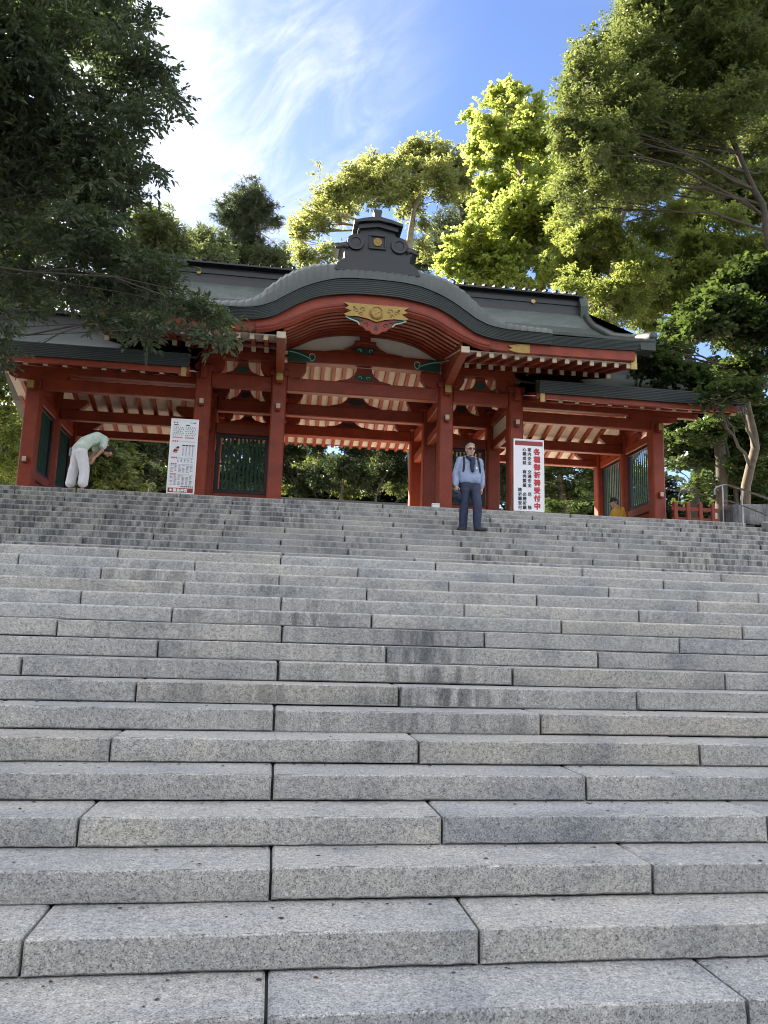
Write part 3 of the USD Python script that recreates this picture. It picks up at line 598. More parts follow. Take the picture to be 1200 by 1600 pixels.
# main roof skins
vf = np.linspace(-2.22, 2.05, 14)
for u0, u1 in ((-6.55, -2.3), (2.3, 6.55)):
    gobj('roof_slope', slab(u0, u1, np.column_stack([vf, S_main(vf) - 0.09]), 0.06), 'copper_roof', gate)
vm = np.linspace(0.12, 2.05, 8)
gobj('roof_slope', slab(-2.301, 2.301, np.column_stack([vm, S_main(vm) - 0.05]), 0.06), 'copper_roof', gate)
vb = np.linspace(2.05, 6.6, 14)
gobj('roof_slope', slab(-6.55, 6.55, np.column_stack([vb, S_main(vb) - 0.05]), 0.06), 'copper_roof', gate)
for s in (-1, 1):                           # verges: rolled copper edge, bargeboard with a gold end, gable wall
    vv = np.linspace(-2.25, 6.35, 30)
    gobj('verge_roll', tube(np.column_stack([np.full(30, s * 6.52), vv, S_main(vv) + 0.05]), 0.11, 8), 'copper_lip', gate, True)
    gobj('verge_edge', loft([[(s * 6.57, v, S_main(v) + 0.0), (s * 6.57, v, S_main(v) - 0.30), (s * 6.20, v, S_main(v) - 0.30), (s * 6.20, v, S_main(v) - 0.06)] for v in vv]), 'copper_edge', gate)
    vg = np.linspace(-2.02, 6.1, 26)
    bb = gobj('verge_bargeboard', loft([[(s * 6.18, v, S_main(v) - 0.31), (s * 6.18, v, S_main(v) - 0.66), (s * 6.06, v, S_main(v) - 0.66), (s * 6.06, v, S_main(v) - 0.31)] for v in vg]), 'vermilion', gate)
    gobj('gold_plate', box(s * 6.12 - 0.075, s * 6.12 + 0.075, -2.06, -2.015, 3.52, 3.93, 0.008), 'gold_dull', bb)
    gobj('gable_wall', poly([(-1.0, 3.6), (5.1, 3.6), (5.1, 4.2), (2.05, 6.3), (-1.0, 4.5)], s * 4.3 - 0.03, s * 4.3 + 0.03) if False else (lambda m: (np.stack([m[0][:, 1], m[0][:, 0], m[0][:, 2]], 1), m[1]))(poly([(-0.3, 4.05), (4.4, 4.05), (3.6, 4.9), (2.05, 6.2), (0.5, 4.9)], s * 4.3 - 0.03, s * 4.3 + 0.03)), 'plaster', gate)
    gobj('purlin_end', box(s * 4.3, s * 6.0, 1.90, 2.20, 4.9, 5.2, 0.02) if s > 0 else box(-6.0, -4.3, 1.90, 2.20, 4.9, 5.2, 0.02), 'vermilion', gate)
# main ridge: a tall dark box under a row of round caps
rg = gobj('ridge', loft([[(u, 1.74, 6.50), (u, 1.80, 6.74), (u, 1.83, 6.75), (u, 1.83, 6.84), (u, 1.80, 6.85), (u, 1.80, 6.97), (u, 1.86, 6.98), (u, 1.86, 7.06), (u, 1.66, 7.08), (u, 1.66, 7.13), (u, 1.88, 7.23), (u, 2.22, 7.23), (u, 2.44, 7.15), (u, 2.44, 7.08), (u, 2.24, 7.06), (u, 2.38, 6.36)] for u in (-6.45, 6.45)]), 'copper_dark', gate)
for u in np.arange(-6.35, 6.4, 0.30):
    gobj('ridge_cap', tube([(u, 1.64, 7.165), (u, 1.80, 7.225), (u, 2.05, 7.27), (u, 2.30, 7.225), (u, 2.46, 7.165)], 0.045, 6), 'copper_dark', rg, True)
for s in (-1, 1):
    gobj('ridge_end', loft([[(s * x, 2.05 - a, 6.30), (s * x, 2.05 + a, 6.30), (s * x, 2.05 + a * 1.15, 6.75), (s * x, 2.05 + a * 0.8, 7.12), (s * x, 2.05 - a * 0.8, 7.12), (s * x, 2.05 - a * 1.15, 6.75)] for x, a in ((6.35, 0.40), (6.52, 0.46), (6.58, 0.40))]), 'copper_lip', rg)
    gobj('ridge_crest', lathe([(0.001, 0), (0.06, 0.0), (0.065, 0.02), (0.04, 0.03), (0.001, 0.032)], 14), 'gold_dull', rg) if False else None
    v, f = lathe([(0.001, 0), (0.06, 0.0), (0.065, 0.02), (0.035, 0.03), (0.001, 0.032)], 16)
    gobj('ridge_crest', (np.stack([v[:, 0] + s * 4.4 + (0.6 if s > 0 else 0), 1.80 - v[:, 2] + 0.005, v[:, 1] + 6.87], 1), f), 'gold_dull', rg)
# ornament on the crown of the gable: stepped base, scrolls, crest, cap and post
orn = gobj('roof_ornament', cat(
    *[loft([[(s * x, a, w) for s, a in ((-1, -2.30 + o), (1, -2.30 + o), (1, -1.2), (-1, -1.2))] for x, w in ((x0, w0), (x1, w1))]) for x0, w0, x1, w1, o in ((0.98, 5.25, 0.90, 5.44, 0.06), (0.87, 5.445, 0.84, 5.50, 0.09), (0.81, 5.505, 0.78, 5.56, 0.12), (0.74, 5.565, 0.76, 5.78, 0.20))]), 'copper_dark', gate)
out = [(0.76, 5.785), (0.86, 5.90), (0.97, 5.97), (0.84, 5.99), (0.72, 6.03), (0.70, 6.10), (0.66, 6.17), (0.58, 6.225), (0.48, 6.23), (0.42, 6.26), (0.40, 6.32), (0.42, 6.38), (0.40, 6.46)]
gobj('ornament_body', poly([(-x, w) for x, w in out] + [(x, w) for x, w in out[::-1]], -2.06, -1.45), 'copper_dark', orn)
for s in (-1, 1):
    v, f = lathe([(0.001, 0.03), (0.10, 0.025), (0.115, 0.045), (0.15, 0.045), (0.165, 0.05), (0.19, 0.05), (0.20, 0.0)], 20)
    gobj('ornament_scroll', (np.stack([v[:, 0] + s * 0.50, -2.06 - v[:, 2], v[:, 1] + 6.03], 1), f), 'copper_dark', orn, 40)
    gobj('ornament_wave', tube(np.stack([s * np.linspace(0.66, 0.96, 7), np.full(7, -2.05), 5.90 + 0.03 * np.sin(np.linspace(0, 5, 7))], 1), np.linspace(0.07, 0.03, 7), 6), 'copper_dark', orn, True)
gobj('crest_niche', cat(box(-0.20, 0.20, -2.10, -2.065, 5.90, 5.945, 0.008), box(-0.20, 0.20, -2.10, -2.065, 6.215, 6.26, 0.008), box(-0.20, -0.155, -2.10, -2.065, 5.946, 6.214, 0.008), box(0.155, 0.20, -2.10, -2.065, 5.946, 6.214, 0.008)), 'copper_dark', orn)
pet = []
for k in range(16):
    a = k * np.pi / 8; c, s_ = np.cos(a), np.sin(a)
    q = [(0.03, -0.008), (0.085, -0.020), (0.105, 0.0), (0.085, 0.020), (0.03, 0.008)]
    pet.append(poly([(x * c - y * s_, 6.08 + x * s_ + y * c) for x, y in q], -2.085, -2.062))
v, f = lathe([(0.001, 0), (0.03, 0.0), (0.03, 0.02), (0.001, 0.03)], 12)
gobj('crest', cat(*pet, (np.stack([v[:, 0], -2.065 - v[:, 2], v[:, 1] + 6.08], 1), f)), 'gold', orn)
gobj('ornament_cap', cat(loft([[(x, -2.22, w0), (x, -2.22, w1), (x, -1.35, w1), (x, -1.35, w0)] for x, w0, w1 in ((-0.56, 6.44, 6.50), (-0.30, 6.50, 6.58), (0.0, 6.54, 6.64), (0.30, 6.50, 6.58), (0.56, 6.44, 6.50))]), loft([[(x, -2.14, w0), (x, -2.14, w1), (x, -1.42, w1), (x, -1.42, w0)] for x, w0, w1 in ((-0.46, 6.34, 6.44), (0.0, 6.43, 6.54), (0.46, 6.34, 6.44))])), 'copper_dark', orn)
gobj('ornament_post', loft([[(s * x, a, w) for s, a in ((-1, -1.95), (1, -1.95), (1, -1.72), (-1, -1.72))] for x, w in ((0.10, 6.60), (0.085, 6.72), (0.085, 6.90), (0.10, 6.91), (0.10, 6.95), (0.06, 6.97))]), 'copper_dark', orn)
# the pendant under the gable's crown: gold plate with a whorl, red pendant edged pale and green
gp = gobj('gold_pendant_plate', poly([(-0.74, 4.47), (0.74, 4.47), (0.62, 4.40), (0.70, 4.34), (0.56, 4.29), (0.72, 4.20), (0.66, 4.16), (0.40, 4.17), (0.18, 4.13), (0.0, 4.07), (-0.18, 4.13), (-0.40, 4.17), (-0.66, 4.16), (-0.72, 4.20), (-0.56, 4.29), (-0.70, 4.34), (-0.62, 4.40)], -2.262, -2.222), 'gold', gate)
v, f = lathe([(0.11, 0), (0.155, 0), (0.155, 0.03), (0.125, 0.045), (0.11, 0.03)], 22)
gobj('whorl_ring', (np.stack([v[:, 0], -2.258 - v[:, 2], v[:, 1] + 4.285], 1), f), 'gold', gp, 40)
for k in range(3):
    a = k * 2 * np.pi / 3 + np.linspace(0, 2.3, 12); r = np.linspace(0.045, 0.098, 12)
    gobj('whorl_comma', tube(np.stack([r * np.cos(a), np.full(12, -2.268), 4.285 + r * np.sin(a)], 1), np.linspace(0.030, 0.006, 12), 6), 'gold', gp, True)
for s in (-1, 1):
    for cx, cy, r in ((0.30, 4.33, 0.07), (0.45, 4.30, 0.06), (0.34, 4.23, 0.05)):
        t = np.linspace(0, 1.7 * np.pi, 14)
        gobj('plate_scroll', tube(np.stack([s * (cx + np.linspace(r, 0.015, 14) * np.cos(t)), np.full(14, -2.264), cy + np.linspace(r, 0.015, 14) * np.sin(t)], 1), 0.012, 5), 'gold', gp, True)
    gobj('plate_hole', poly([(s * (0.50 + 0.028 * np.cos(t)), 4.375 + 0.022 * np.sin(t)) for t in np.linspace(0, 6.28, 8)[:-1]], -2.266, -2.258), 'lacquer', gp)
half = [(0.68, 4.155), (0.55, 4.10), (0.42, 4.06), (0.37, 3.99), (0.30, 3.96), (0.24, 3.90), (0.15, 3.88), (0.09, 3.83), (0.0, 3.81)]
pd = gobj('pendant', poly([(-x, w) for x, w in half] + [(x, w) for x, w in half[::-1][1:]] + [(0.40, 4.17), (0.0, 4.075), (-0.40, 4.17)], -2.225, -2.165), 'vermilion', gate)
for s in (-1, 1):
    hp = A(half[:4]); gobj('pendant_edge', tube(np.stack([s * hp[:, 0], np.full(len(hp), -2.23), hp[:, 1] - 0.002], 1), 0.014, 5), 'pale_green', pd)
    hg = A([(0.66, 4.165), (0.50, 4.13), (0.38, 4.10), (0.30, 4.09)]); gobj('pendant_edge', tube(np.stack([s * hg[:, 0], np.full(4, -2.235), hg[:, 1]], 1), 0.018, 5), 'green_paint', pd)
    t = np.linspace(0, 1.6 * np.pi, 12); gobj('pendant_scroll', tube(np.stack([s * (0.21 + np.linspace(0.06, 0.02, 12) * np.cos(t)), np.full(12, -2.228), 4.0 + np.linspace(0.06, 0.02, 12) * np.sin(t)], 1), 0.010, 5), 'lacquer', pd)
gobj('pendant_hole', poly([(0, 4.0), (0.045, 3.93), (0.035, 3.88), (0, 3.90), (-0.035, 3.88), (-0.045, 3.93)], -2.232, -2.222), 'lacquer', pd)
for s in (-1, 1):                           # gold cloud plates on the fascia
    x = A([3.05, 3.18, 3.25, 3.55, 3.55, 3.30, 3.16, 3.05, 3.14]); w = A([3.70, 3.67, 3.655, 3.655, 3.86, 3.86, 3.82, 3.80, 3.75])
    if s > 0: x, w = x[::-1], w[::-1]
    gobj('gold_plate', poly(list(zip(s * x, w)), -2.185, -2.155), 'gold', gate)

# ------------------------------------------------------------------ the lower galleries on both sides
W0, W1, W2 = 0.30, 2.05, 3.80
def WRF(v): return 3.00 + np.minimum(np.asarray(v) + 1.0, 5.1 - np.asarray(v)) * 0.33
def S_wing(v):
    d = np.abs(np.asarray(v, float) - 2.05); return np.interp(d, [0, 0.8, 2.0, 3.15], [5.06, 4.45, 3.80, 3.40])
def gallery(s, label):
    g = thing('side_gallery', GATE, label=label, cat='gallery')
    flip = lambda m: (m[0] * A([s, 1, 1]), m[1] if s > 0 else m[1][:, ::-1])
    P = lambda name, m, mt, par=None, sm=False: gobj(name, flip(m), mt, par or g, sm)
    UW = 7.80
    for v, rnd in ((W0, 0), (W1, 1), (W2, 0)):
        if rnd: c = P('column', tube([(UW, v, 0.08), (UW, v, 3.3)], 0.165, 16), 'vermilion', sm=30)
        else: c = P('column', box(UW - 0.165, UW + 0.165, v - 0.165, v + 0.165, 0.08, 3.0, 0.03), 'vermilion')
        P('column_base', box(UW - 0.23, UW + 0.23, v - 0.23, v + 0.23, -0.02, 0.10, 0.02), 'granite_1', c)
        if v == W0:
            P('beam_nose', box(UW - 0.05, UW + 0.05, v - 0.26, v - 0.15, 0.95, 1.10, 0.01), 'vermilion_worn', c)
            P('nose_cap', box(UW - 0.045, UW + 0.045, v - 0.285, v - 0.255, 0.98, 1.09, 0.006), 'cream_tip', c)
            P('beam_nose', box(UW - 0.07, UW + 0.07, v - 0.34, v - 0.15, 2.70, 2.92, 0.01), 'vermilion_worn', c)
            P('nose_cap', box(UW - 0.065, UW + 0.065, v - 0.365, v - 0.335, 2.72, 2.90, 0.006), 'gold_dull', c)
    for v, w0, w1 in ((W0, 2.78, 3.06), (W1, 2.55, 2.82), (W2, 2.57, 2.78)):
        P('tie_beam', box(4.05, UW - 0.16, v - 0.10, v + 0.10, w0, w1, 0.02), 'vermilion')
        top = float(WRF(v)) - 0.10
        P('purlin', box(4.05, 9.0, v - 0.09, v + 0.09, top - 0.16 if v == W0 else top - 0.22, top, 0.02), 'vermilion')
        if v != W0:
            for u, q, L in ((UW, -1, 0.8), (4.05, 1, 0.7)):
                P('bracket_arm', poly(arm_shape(u, q, L, w1 + 0.002, min(w1 + 0.28, top - 0.03)), v - 0.09, v + 0.09), 'vermilion')
    for u, q, L in ((UW, -1, 0.75), (UW, 1, 0.6)):
        P('bracket_arm', poly(arm_shape(u, q, L, 3.0, 3.16), W0 - 0.09, W0 + 0.09), 'vermilion')
    sw = lambda m: (np.stack([m[0][:, 1], m[0][:, 0], m[0][:, 2]], 1), m[1])
    for va, vb in ((W0, W1), (W1, W2)):
        P('cross_beam', box(UW - 0.09, UW + 0.09, va + 0.16, vb - 0.16, 2.52, 2.74, 0.02), 'vermilion')
        P('cross_beam', box(UW - 0.085, UW + 0.085, va + 0.16, vb - 0.16, 3.0, 3.24, 0.02), 'vermilion')
        P('bracket_arm', moved(sw(poly(arm_shape(vb - 0.14, -1, 0.75, 2.742, 2.998), -0.07, 0.07)), (UW, 0, 0)), 'vermilion')
        P('sill_beam', box(UW - 0.08, UW + 0.08, va + 0.16, vb - 0.16, 0.68, 0.90, 0.02), 'vermilion')
        P('ground_beam', box(UW - 0.08, UW + 0.08, va + 0.16, vb - 0.16, 0.05, 0.26, 0.02), 'vermilion')
        P('dado_board', box(UW - 0.03, UW + 0.03, va + 0.16, vb - 0.16, 0.262, 0.678, 0.004), 'vermilion_worn')
        n0 = used.get((str(g.GetPath()), 'lattice_window'), 0)
        a, b = va + 0.20, vb - 0.20; wv0, wv1, fr = 0.902, 2.518, 0.085
        F = [box(UW - 0.045, UW + 0.045, a, b, wv0, wv0 + fr), box(UW - 0.045, UW + 0.045, a, b, wv1 - fr, wv1), box(UW - 0.043, UW + 0.043, a, a + fr, wv0 + fr - 0.01, wv1 - fr + 0.01), box(UW - 0.043, UW + 0.043, b - fr, b, wv0 + fr - 0.01, wv1 - fr + 0.01)]
        wd = P('lattice_window', cat(*F), 'lacquer')
        xs = np.linspace(a + fr, b - fr, 11)[1:-1]
        for x in xs:
            P('slat', bar((UW, x, wv0 + fr - 0.004), (UW, x, wv1 - fr + 0.004), 0.034, 0.034, 0.006, side=(0.71, 0.71, 0)), 'green_paint', wd)
        if s < 0: P('shutter_board', box(UW + 0.05, UW + 0.075, a + 0.02, b - 0.02, wv0 + 0.02, wv1 - 0.02, 0.005), 'green_paint', wd)
    for k, u in enumerate(np.arange(4.30, 9.2, 0.42)):
        a = P('rafter', bar((u, -0.98, WRF(-0.98)), (u, 2.03, WRF(2.03)), 0.10, 0.12), 'vermilion')
        P('rafter_tip', box(u - 0.05, u + 0.05, -1.01, -0.975, WRF(-0.98) - 0.055, WRF(-0.98) + 0.06, 0.006), 'cream_tip', a)
        P('rafter', bar((u, 2.07, WRF(2.07)), (u, 5.08, WRF(5.08)), 0.10, 0.12), 'vermilion')
    for (va, vb) in ((-1.0, 2.05), (2.051, 5.1)):
        P('ceiling_board', slab(4.02, 9.25, [(va, float(WRF(va)) + 0.063), (vb, float(WRF(vb)) + 0.063)], 0.02), 'ceiling_white')
    P('ridge_beam', box(4.05, 9.2, 1.95, 2.15, float(WRF(2.05)) - 0.06, float(WRF(2.05)) + 0.14, 0.02), 'vermilion')
    for v0, sgn in ((-1.06, 1), (5.16, -1)):
        P('eave_fascia', box(4.1, 9.3, v0 - 0.04, v0 + 0.04, 2.98, 3.14, 0.01), 'vermilion')
    P('roof_edge', edge_band(np.linspace(4.12, 9.5, 16), -1.24, lambda u: 3.40 + 0.10 * max(0, (u - 7.6) / 1.9) ** 2, lambda u: 3.10 + 0.10 * max(0, (u - 7.6) / 1.9) ** 2, -0.9), 'copper_edge', sm=20)
    P('roof_edge', box(4.12, 9.5, 5.0, 5.30, 3.10, 3.40, 0.02), 'copper_edge')
    vv = np.linspace(-1.15, 2.05, 9); P('roof_slope', slab(4.1, 9.5, np.column_stack([vv, S_wing(vv) - 0.05]), 0.06), 'copper_roof')
    vv = np.linspace(2.05, 5.25, 9); P('roof_slope', slab(4.1, 9.5, np.column_stack([vv, S_wing(vv) - 0.05]), 0.06), 'copper_roof')
    rg = P('ridge', loft([[(u, 1.78, 4.85), (u, 1.85, 5.08), (u, 1.85, 5.32), (u, 1.74, 5.34), (u, 1.74, 5.40), (u, 1.92, 5.47), (u, 2.18, 5.47), (u, 2.36, 5.40), (u, 2.36, 5.34), (u, 2.32, 4.85)] for u in (4.35, 9.35)]), 'copper_dark')
    for u in np.arange(4.45, 9.3, 0.28):
        P('ridge_cap', tube([(u, 1.72, 5.415), (u, 1.86, 5.47), (u, 2.05, 5.505), (u, 2.24, 5.47), (u, 2.38, 5.415)], 0.04, 6), 'copper_dark', rg, True)
    vv = np.linspace(-1.1, 5.2, 22)
    P('verge_edge', loft([[(9.52, v, S_wing(v) + 0.03), (9.52, v, S_wing(v) - 0.26), (9.25, v, S_wing(v) - 0.26), (9.25, v, S_wing(v) + 0.03)] for v in vv]), 'copper_edge')
    bb = P('verge_bargeboard', loft([[(9.24, v, S_wing(v) - 0.24), (9.24, v, S_wing(v) - 0.50), (9.14, v, S_wing(v) - 0.50), (9.14, v, S_wing(v) - 0.24)] for v in np.linspace(-1.02, 5.1, 20)]), 'vermilion')
    P('gold_plate', box(9.12, 9.26, -1.06, -1.015, 2.92, 3.20, 0.006), 'gold_dull', bb)
    P('inner_bargeboard', loft([[(4.28, v, S_wing(v) - 0.28), (4.28, v, S_wing(v) - 0.52), (4.16, v, S_wing(v) - 0.52), (4.16, v, S_wing(v) - 0.28)] for v in np.linspace(-1.06, 2.05, 10)]), 'vermilion')
    P('gold_plate', box(4.16, 4.28, -1.135, -1.10, 2.90, 3.18, 0.006), 'gold_dull')
    P('gable_wall', moved(sw(poly([(W0, 3.24), (W2, 3.24), (2.05, 4.0)], -0.02, 0.02)), (UW, 0, 0)), 'plaster')
    return g
gallery(-1, 'left side gallery of the gate, half hidden by the dark hanging branches')
gallery(1, 'right side gallery of the gate, with open green slatted windows beside the red fence')
# ------------------------------------------------------------------ trees: trunk and limbs as tapered tubes, crown of many small leafy twigs
def at(px, py, y):                          # the point of the plane y = const that a pixel of the 1200 x 1600 photograph shows
    d = fw + (px - 600) / FPX * rt - (py - 800) / FPX * up
    return EYE + (y - EYE[1]) / d[1] * d
def leaf_faces(base, d, side, nrm, L, W, kind):
    """one leaf: a folded blade of four or six corners"""
    if kind == 'blade':
        return A([base, base + d * L * 0.45 + side * W / 2 + nrm * W * 0.15, base + d * L - nrm * L * 0.12, base + d * L * 0.45 - side * W / 2 + nrm * W * 0.15])
    if kind == 'fan':
        return A([base, base + d * L * 0.8 + side * W * 0.6, base + d * L + nrm * W * 0.1, base + d * L * 0.8 - side * W * 0.6])
    return A([base, base + d * L * 0.5 + side * W / 2, base + d * L, base + d * L * 0.5 - side * W / 2])
def twig(rng, n, R, L, W, kind='blade', flat=0.6, droop=0.25):
    """a spray of n leaves about R across, with its thin stems"""
    V, F, k = [], [], 0
    stems = []
    ns = max(2, n // 7)
    for s in range(ns):
        a = rng.uniform(0, 2 * np.pi); e = rng.normal(0, 0.45) * (1 - flat) + 0.1
        d = A([math.cos(a) * math.cos(e), math.sin(a) * math.cos(e), math.sin(e)]); stems.append(d)
        p0 = -0.2 * R * d; p1 = d * R * 0.8 - A([0, 0, droop * R * 0.4])
        sd = np.cross(d, [0, 0, 1.0]); sd /= np.linalg.norm(sd) + 1e-9; w = 0.012 * R + 0.002
        V.append(A([p0 - sd * w, p0 + sd * w, p1])); F.append([k, k + 1, k + 2]); k += 3
    for i in range(n):
        d0 = stems[i % ns]; t = 0.15 + 0.95 * rng.random()
        base = d0 * R * 0.8 * t - A([0, 0, droop * R * 0.4 * t * t]) + rng.normal(0, 0.06 * R, 3)
        d = d0 + rng.normal(0, 0.65, 3) * A([1, 1, 0.7]) - A([0, 0, droop]); d /= np.linalg.norm(d)
        nr = A([0, 0, 1.0]) * (0.4 + flat) + rng.normal(0, 0.5, 3); side = np.cross(d, nr); side /= np.linalg.norm(side) + 1e-9; nr = np.cross(side, d)
        s = rng.uniform(0.7, 1.2)
        V.append(leaf_faces(base, d, side, nr, L * s, W * s, kind)); F += [[k, k + 1, k + 2], [k, k + 2, k + 3]]; k += 4
    return np.vstack(V), A(F)
LEAVES = {  # twig size, leaves per twig, leaf length and width
    'near':    dict(n=26, R=0.30, L=0.105, W=0.040, flat=0.6, droop=0.35),
    'broad':   dict(n=30, R=0.42, L=0.17, W=0.085, flat=0.5, droop=0.25),
    'small':   dict(n=34, R=0.42, L=0.13, W=0.06, flat=0.6, droop=0.2),
    'far':     dict(n=30, R=0.80, L=0.34, W=0.17, flat=0.4, droop=0.2),
    'camphor': dict(n=34, R=0.80, L=0.27, W=0.13, flat=0.5, droop=0.1),
    'fan':     dict(n=34, R=0.50, L=0.15, W=0.15, kind='fan', flat=0.4, droop=0.35),
    'maple':   dict(n=32, R=0.42, L=0.13, W=0.10, kind='fan', flat=0.95, droop=0.10),
    'needle':  dict(n=44, R=0.75, L=0.42, W=0.07, flat=0.35, droop=-0.15),
    'scale':   dict(n=40, R=0.60, L=0.26, W=0.09, flat=0.3, droop=-0.25),
}
def curve(p, q, rng, sag=0.12, n=7):
    p, q = A(p, float), A(q, float); t = np.linspace(0, 1, n)[:, None]; L = np.linalg.norm(q - p)
    b = A([0, 0, 1.0]) * L * sag + rng.normal(0, 0.05, 3) * L
    w = np.cumsum(rng.normal(0, 0.018, (n, 3)), 0) * L; w -= t * w[-1]; w[0] = 0
    return p + (q - p) * t + b * (t * (1 - t)) * 1.6 + w
def tree(name, label, category, base, fork, clumps, leaf, lmat, bark='bark', r0=0.3, dens=1.0, seed=0, sub=4, limbs=True, group=None, squash=0.75, top=None, hole=0.42, tscale=1.0, every=2, lk=1.0, lbark=None):
    """base: foot of the trunk; fork: height fraction list or points of the trunk; clumps: (x, y, z, r)"""
    rng = np.random.default_rng(seed + 500)
    base = A(base, float); clumps = A(clumps, float)
    t = thing(name, base, label=label, cat=category, group=group)
    pts = [base] + [A(f, float) for f in fork]
    path = np.vstack([curve(pts[i], pts[i + 1], rng, 0.02, 6)[(1 if i else 0):] for i in range(len(pts) - 1)])
    H = np.linspace(0, 1, len(path)); rad = r0 * (1 - 0.72 * H); rad[0] *= 1.35
    v, f = tube(path, rad, 9); obj('trunk', (v - base, f), bark, t, True)
    ms = []; cen = clumps[:, :3]; mains = np.arange(len(clumps)) % every == 0; ends = {}
    for k in np.concatenate([np.nonzero(mains)[0], np.nonzero(~mains)[0]]):
        x, y, z, r = clumps[k]; c = cen[k]
        if mains[k]:
            dd = np.linalg.norm(path - c, axis=1) + np.where(path[:, 2] > z - 0.1 * r, 2.0, 0) + (1 - H) * 2.5
            i = int(np.argmin(dd)); p = path[i]; L = np.linalg.norm(c - p); br = min(rad[i] * 0.5, lk * (0.012 * L + 0.008))
            cv = curve(p, c, rng, 0.10 if z > p[2] else -0.02)
        else:
            q = min(ends, key=lambda e: np.linalg.norm(ends[e][4] - c)); p = ends[q][int(rng.integers(3, 6))]; L = np.linalg.norm(c - p); br = lk * (0.008 * L + 0.006)
            cv = curve(p, c, rng, 0.06)
        ends[k] = cv
        if not limbs: continue
        ms.append(tube(cv, np.linspace(br, max(0.010, br * 0.3), 7), 6))
        for q in range(sub):
            d = rng.normal(0, 1, 3); d[2] = abs(d[2]) * 0.5; d /= np.linalg.norm(d)
            s0 = cv[3 + q % 3]
            ms.append(tube(curve(s0, c + d * r * 0.85 * A([1, 1, squash]), rng, 0.05, 5), np.linspace(br * 0.45, 0.007, 5), 4))
    if ms:
        v, f = cat(*ms); obj('limbs', (v - base, f), lbark or bark, t, True)
    # twigs through each clump, denser towards its skin, thinned by noise so that sky shows through
    spec = LEAVES[leaf]; R = spec['R'] * tscale
    P = []
    for (x, y, z, r) in clumps:
        n = int(dens * 12.0 * (r / R) ** 2 * (1 + 0.35 * r / R)) + 4
        d = rng.normal(0, 1, (n, 3)); d /= np.linalg.norm(d, axis=1, keepdims=True)
        rr = r * rng.random(n) ** 0.5 * (0.55 + 0.95 * meshkit.noise(d * 1.9 + A([x, y, z]), seed)) * np.where(rng.random(n) < 0.14, rng.uniform(1.0, 1.55, n), 1.0)
        P.append(A([x, y, z]) + d * rr[:, None] * A([1, 1, squash]))
    P = np.vstack(P)
    keep = meshkit.fbm(P / (3.2 * R) + seed, 2, seed) > hole * rng.uniform(0.75, 1.1, len(P))
    P = P[keep]
    n = len(P)
    yaw = rng.uniform(0, 2 * np.pi, n); tx = rng.normal(0, 0.28, n); ty = rng.normal(0, 0.28, n)
    q = np.stack([np.cos(yaw / 2), tx / 2, ty / 2, np.sin(yaw / 2)], 1); q /= np.linalg.norm(q, axis=1, keepdims=True)
    sc = rng.uniform(0.6, 1.3, n) * tscale
    path_ = numbered(str(t.GetPath()), 'crown')
    pi = UsdGeom.PointInstancer.Define(stage, path_)
    protos = []
    for k in range(4):
        kw = dict(spec); v, f = twig(np.random.default_rng(seed * 10 + k), kw.pop('n'), kw.pop('R'), kw.pop('L'), kw.pop('W'), **kw)
        protos.append(usdkit.mesh(stage, f'{path_}/twig_{k:03d}' if k else f'{path_}/twig', (v, f), MATS[lmat]).GetPath())
    pi.CreatePrototypesRel().SetTargets(protos)
    pi.CreateProtoIndicesAttr(Vt.IntArray.FromNumpy(rng.integers(0, 4, n).astype(np.int32)))
    pi.CreatePositionsAttr(Vt.Vec3fArray.FromNumpy((P - base).astype(np.float32)))
    pi.CreateOrientationsAttr(Vt.QuathArray([Gf.Quath(float(a[0]), float(a[1]), float(a[2]), float(a[3])) for a in q]))
    pi.CreateScalesAttr(Vt.Vec3fArray.FromNumpy(np.repeat(sc[:, None], 3, 1).astype(np.float32)))
    COUNT.append((name, n, n * len(f)))
    return t
COUNT = []
def px(Y, *pts, jit=0.0, seed=0):
    """clumps from picture positions (x, y, radius in pixels) at about the distance Y, each with its own depth"""
    rng = np.random.default_rng(seed); out = []
    for a in pts:
        y = Y + rng.uniform(-1, 1) * jit
        c = at(a[0], a[1], y); s = np.linalg.norm(c - EYE) / FPX * 0.98
        out.append((*c, a[2] * s))
    return out
def foot(pxx, Y, z=None):
    p = at(pxx, 780, Y); return A([p[0], Y, float(ground_z(A(p[0]), A(Y))) - 0.15 if z is None else z])

# left foreground tree: dark against the light, its lower branches hanging over the gate's roof
T1 = px(8.3, (40, -40, 90), (130, -20, 85), (60, 80, 100), (155, 60, 62), (205, 95, 48), (246, 132, 36), (272, 148, 20), (110, 170, 90), (200, 160, 50), (228, 185, 26), (30, 230, 100), (125, 280, 80), (200, 262, 42), (236, 275, 18), (190, 305, 34), (60, 345, 90), (135, 365, 62), (185, 405, 46), (225, 430, 36), (262, 440, 28), (30, 430, 62), (100, 440, 40), (215, 462, 34), (165, 455, 42), (250, 474, 24), (140, 420, 50), (210, 15, 26), (90, 470, 26), (20, 480, 30), jit=1.0, seed=1)
T1 += px(7.6, (295, 470, 26), (322, 486, 24), (345, 500, 17), (250, 500, 22), (215, 510, 20), (190, 492, 24), (322, 520, 12), (345, 535, 9), (225, 535, 10), (12, 525, 22), (8, 560, 16), (15, 500, 24), (160, 500, 22), jit=0.5, seed=2)
T1 += px(8.3, *[(x, y, 110) for x in (-90, -260, -430) for y in (-60, 90, 240, 390)], jit=1.6, seed=3)
b = A([-7.9, 7.6, float(ground_z(A(-7.9), A(7.6))) - 0.2])
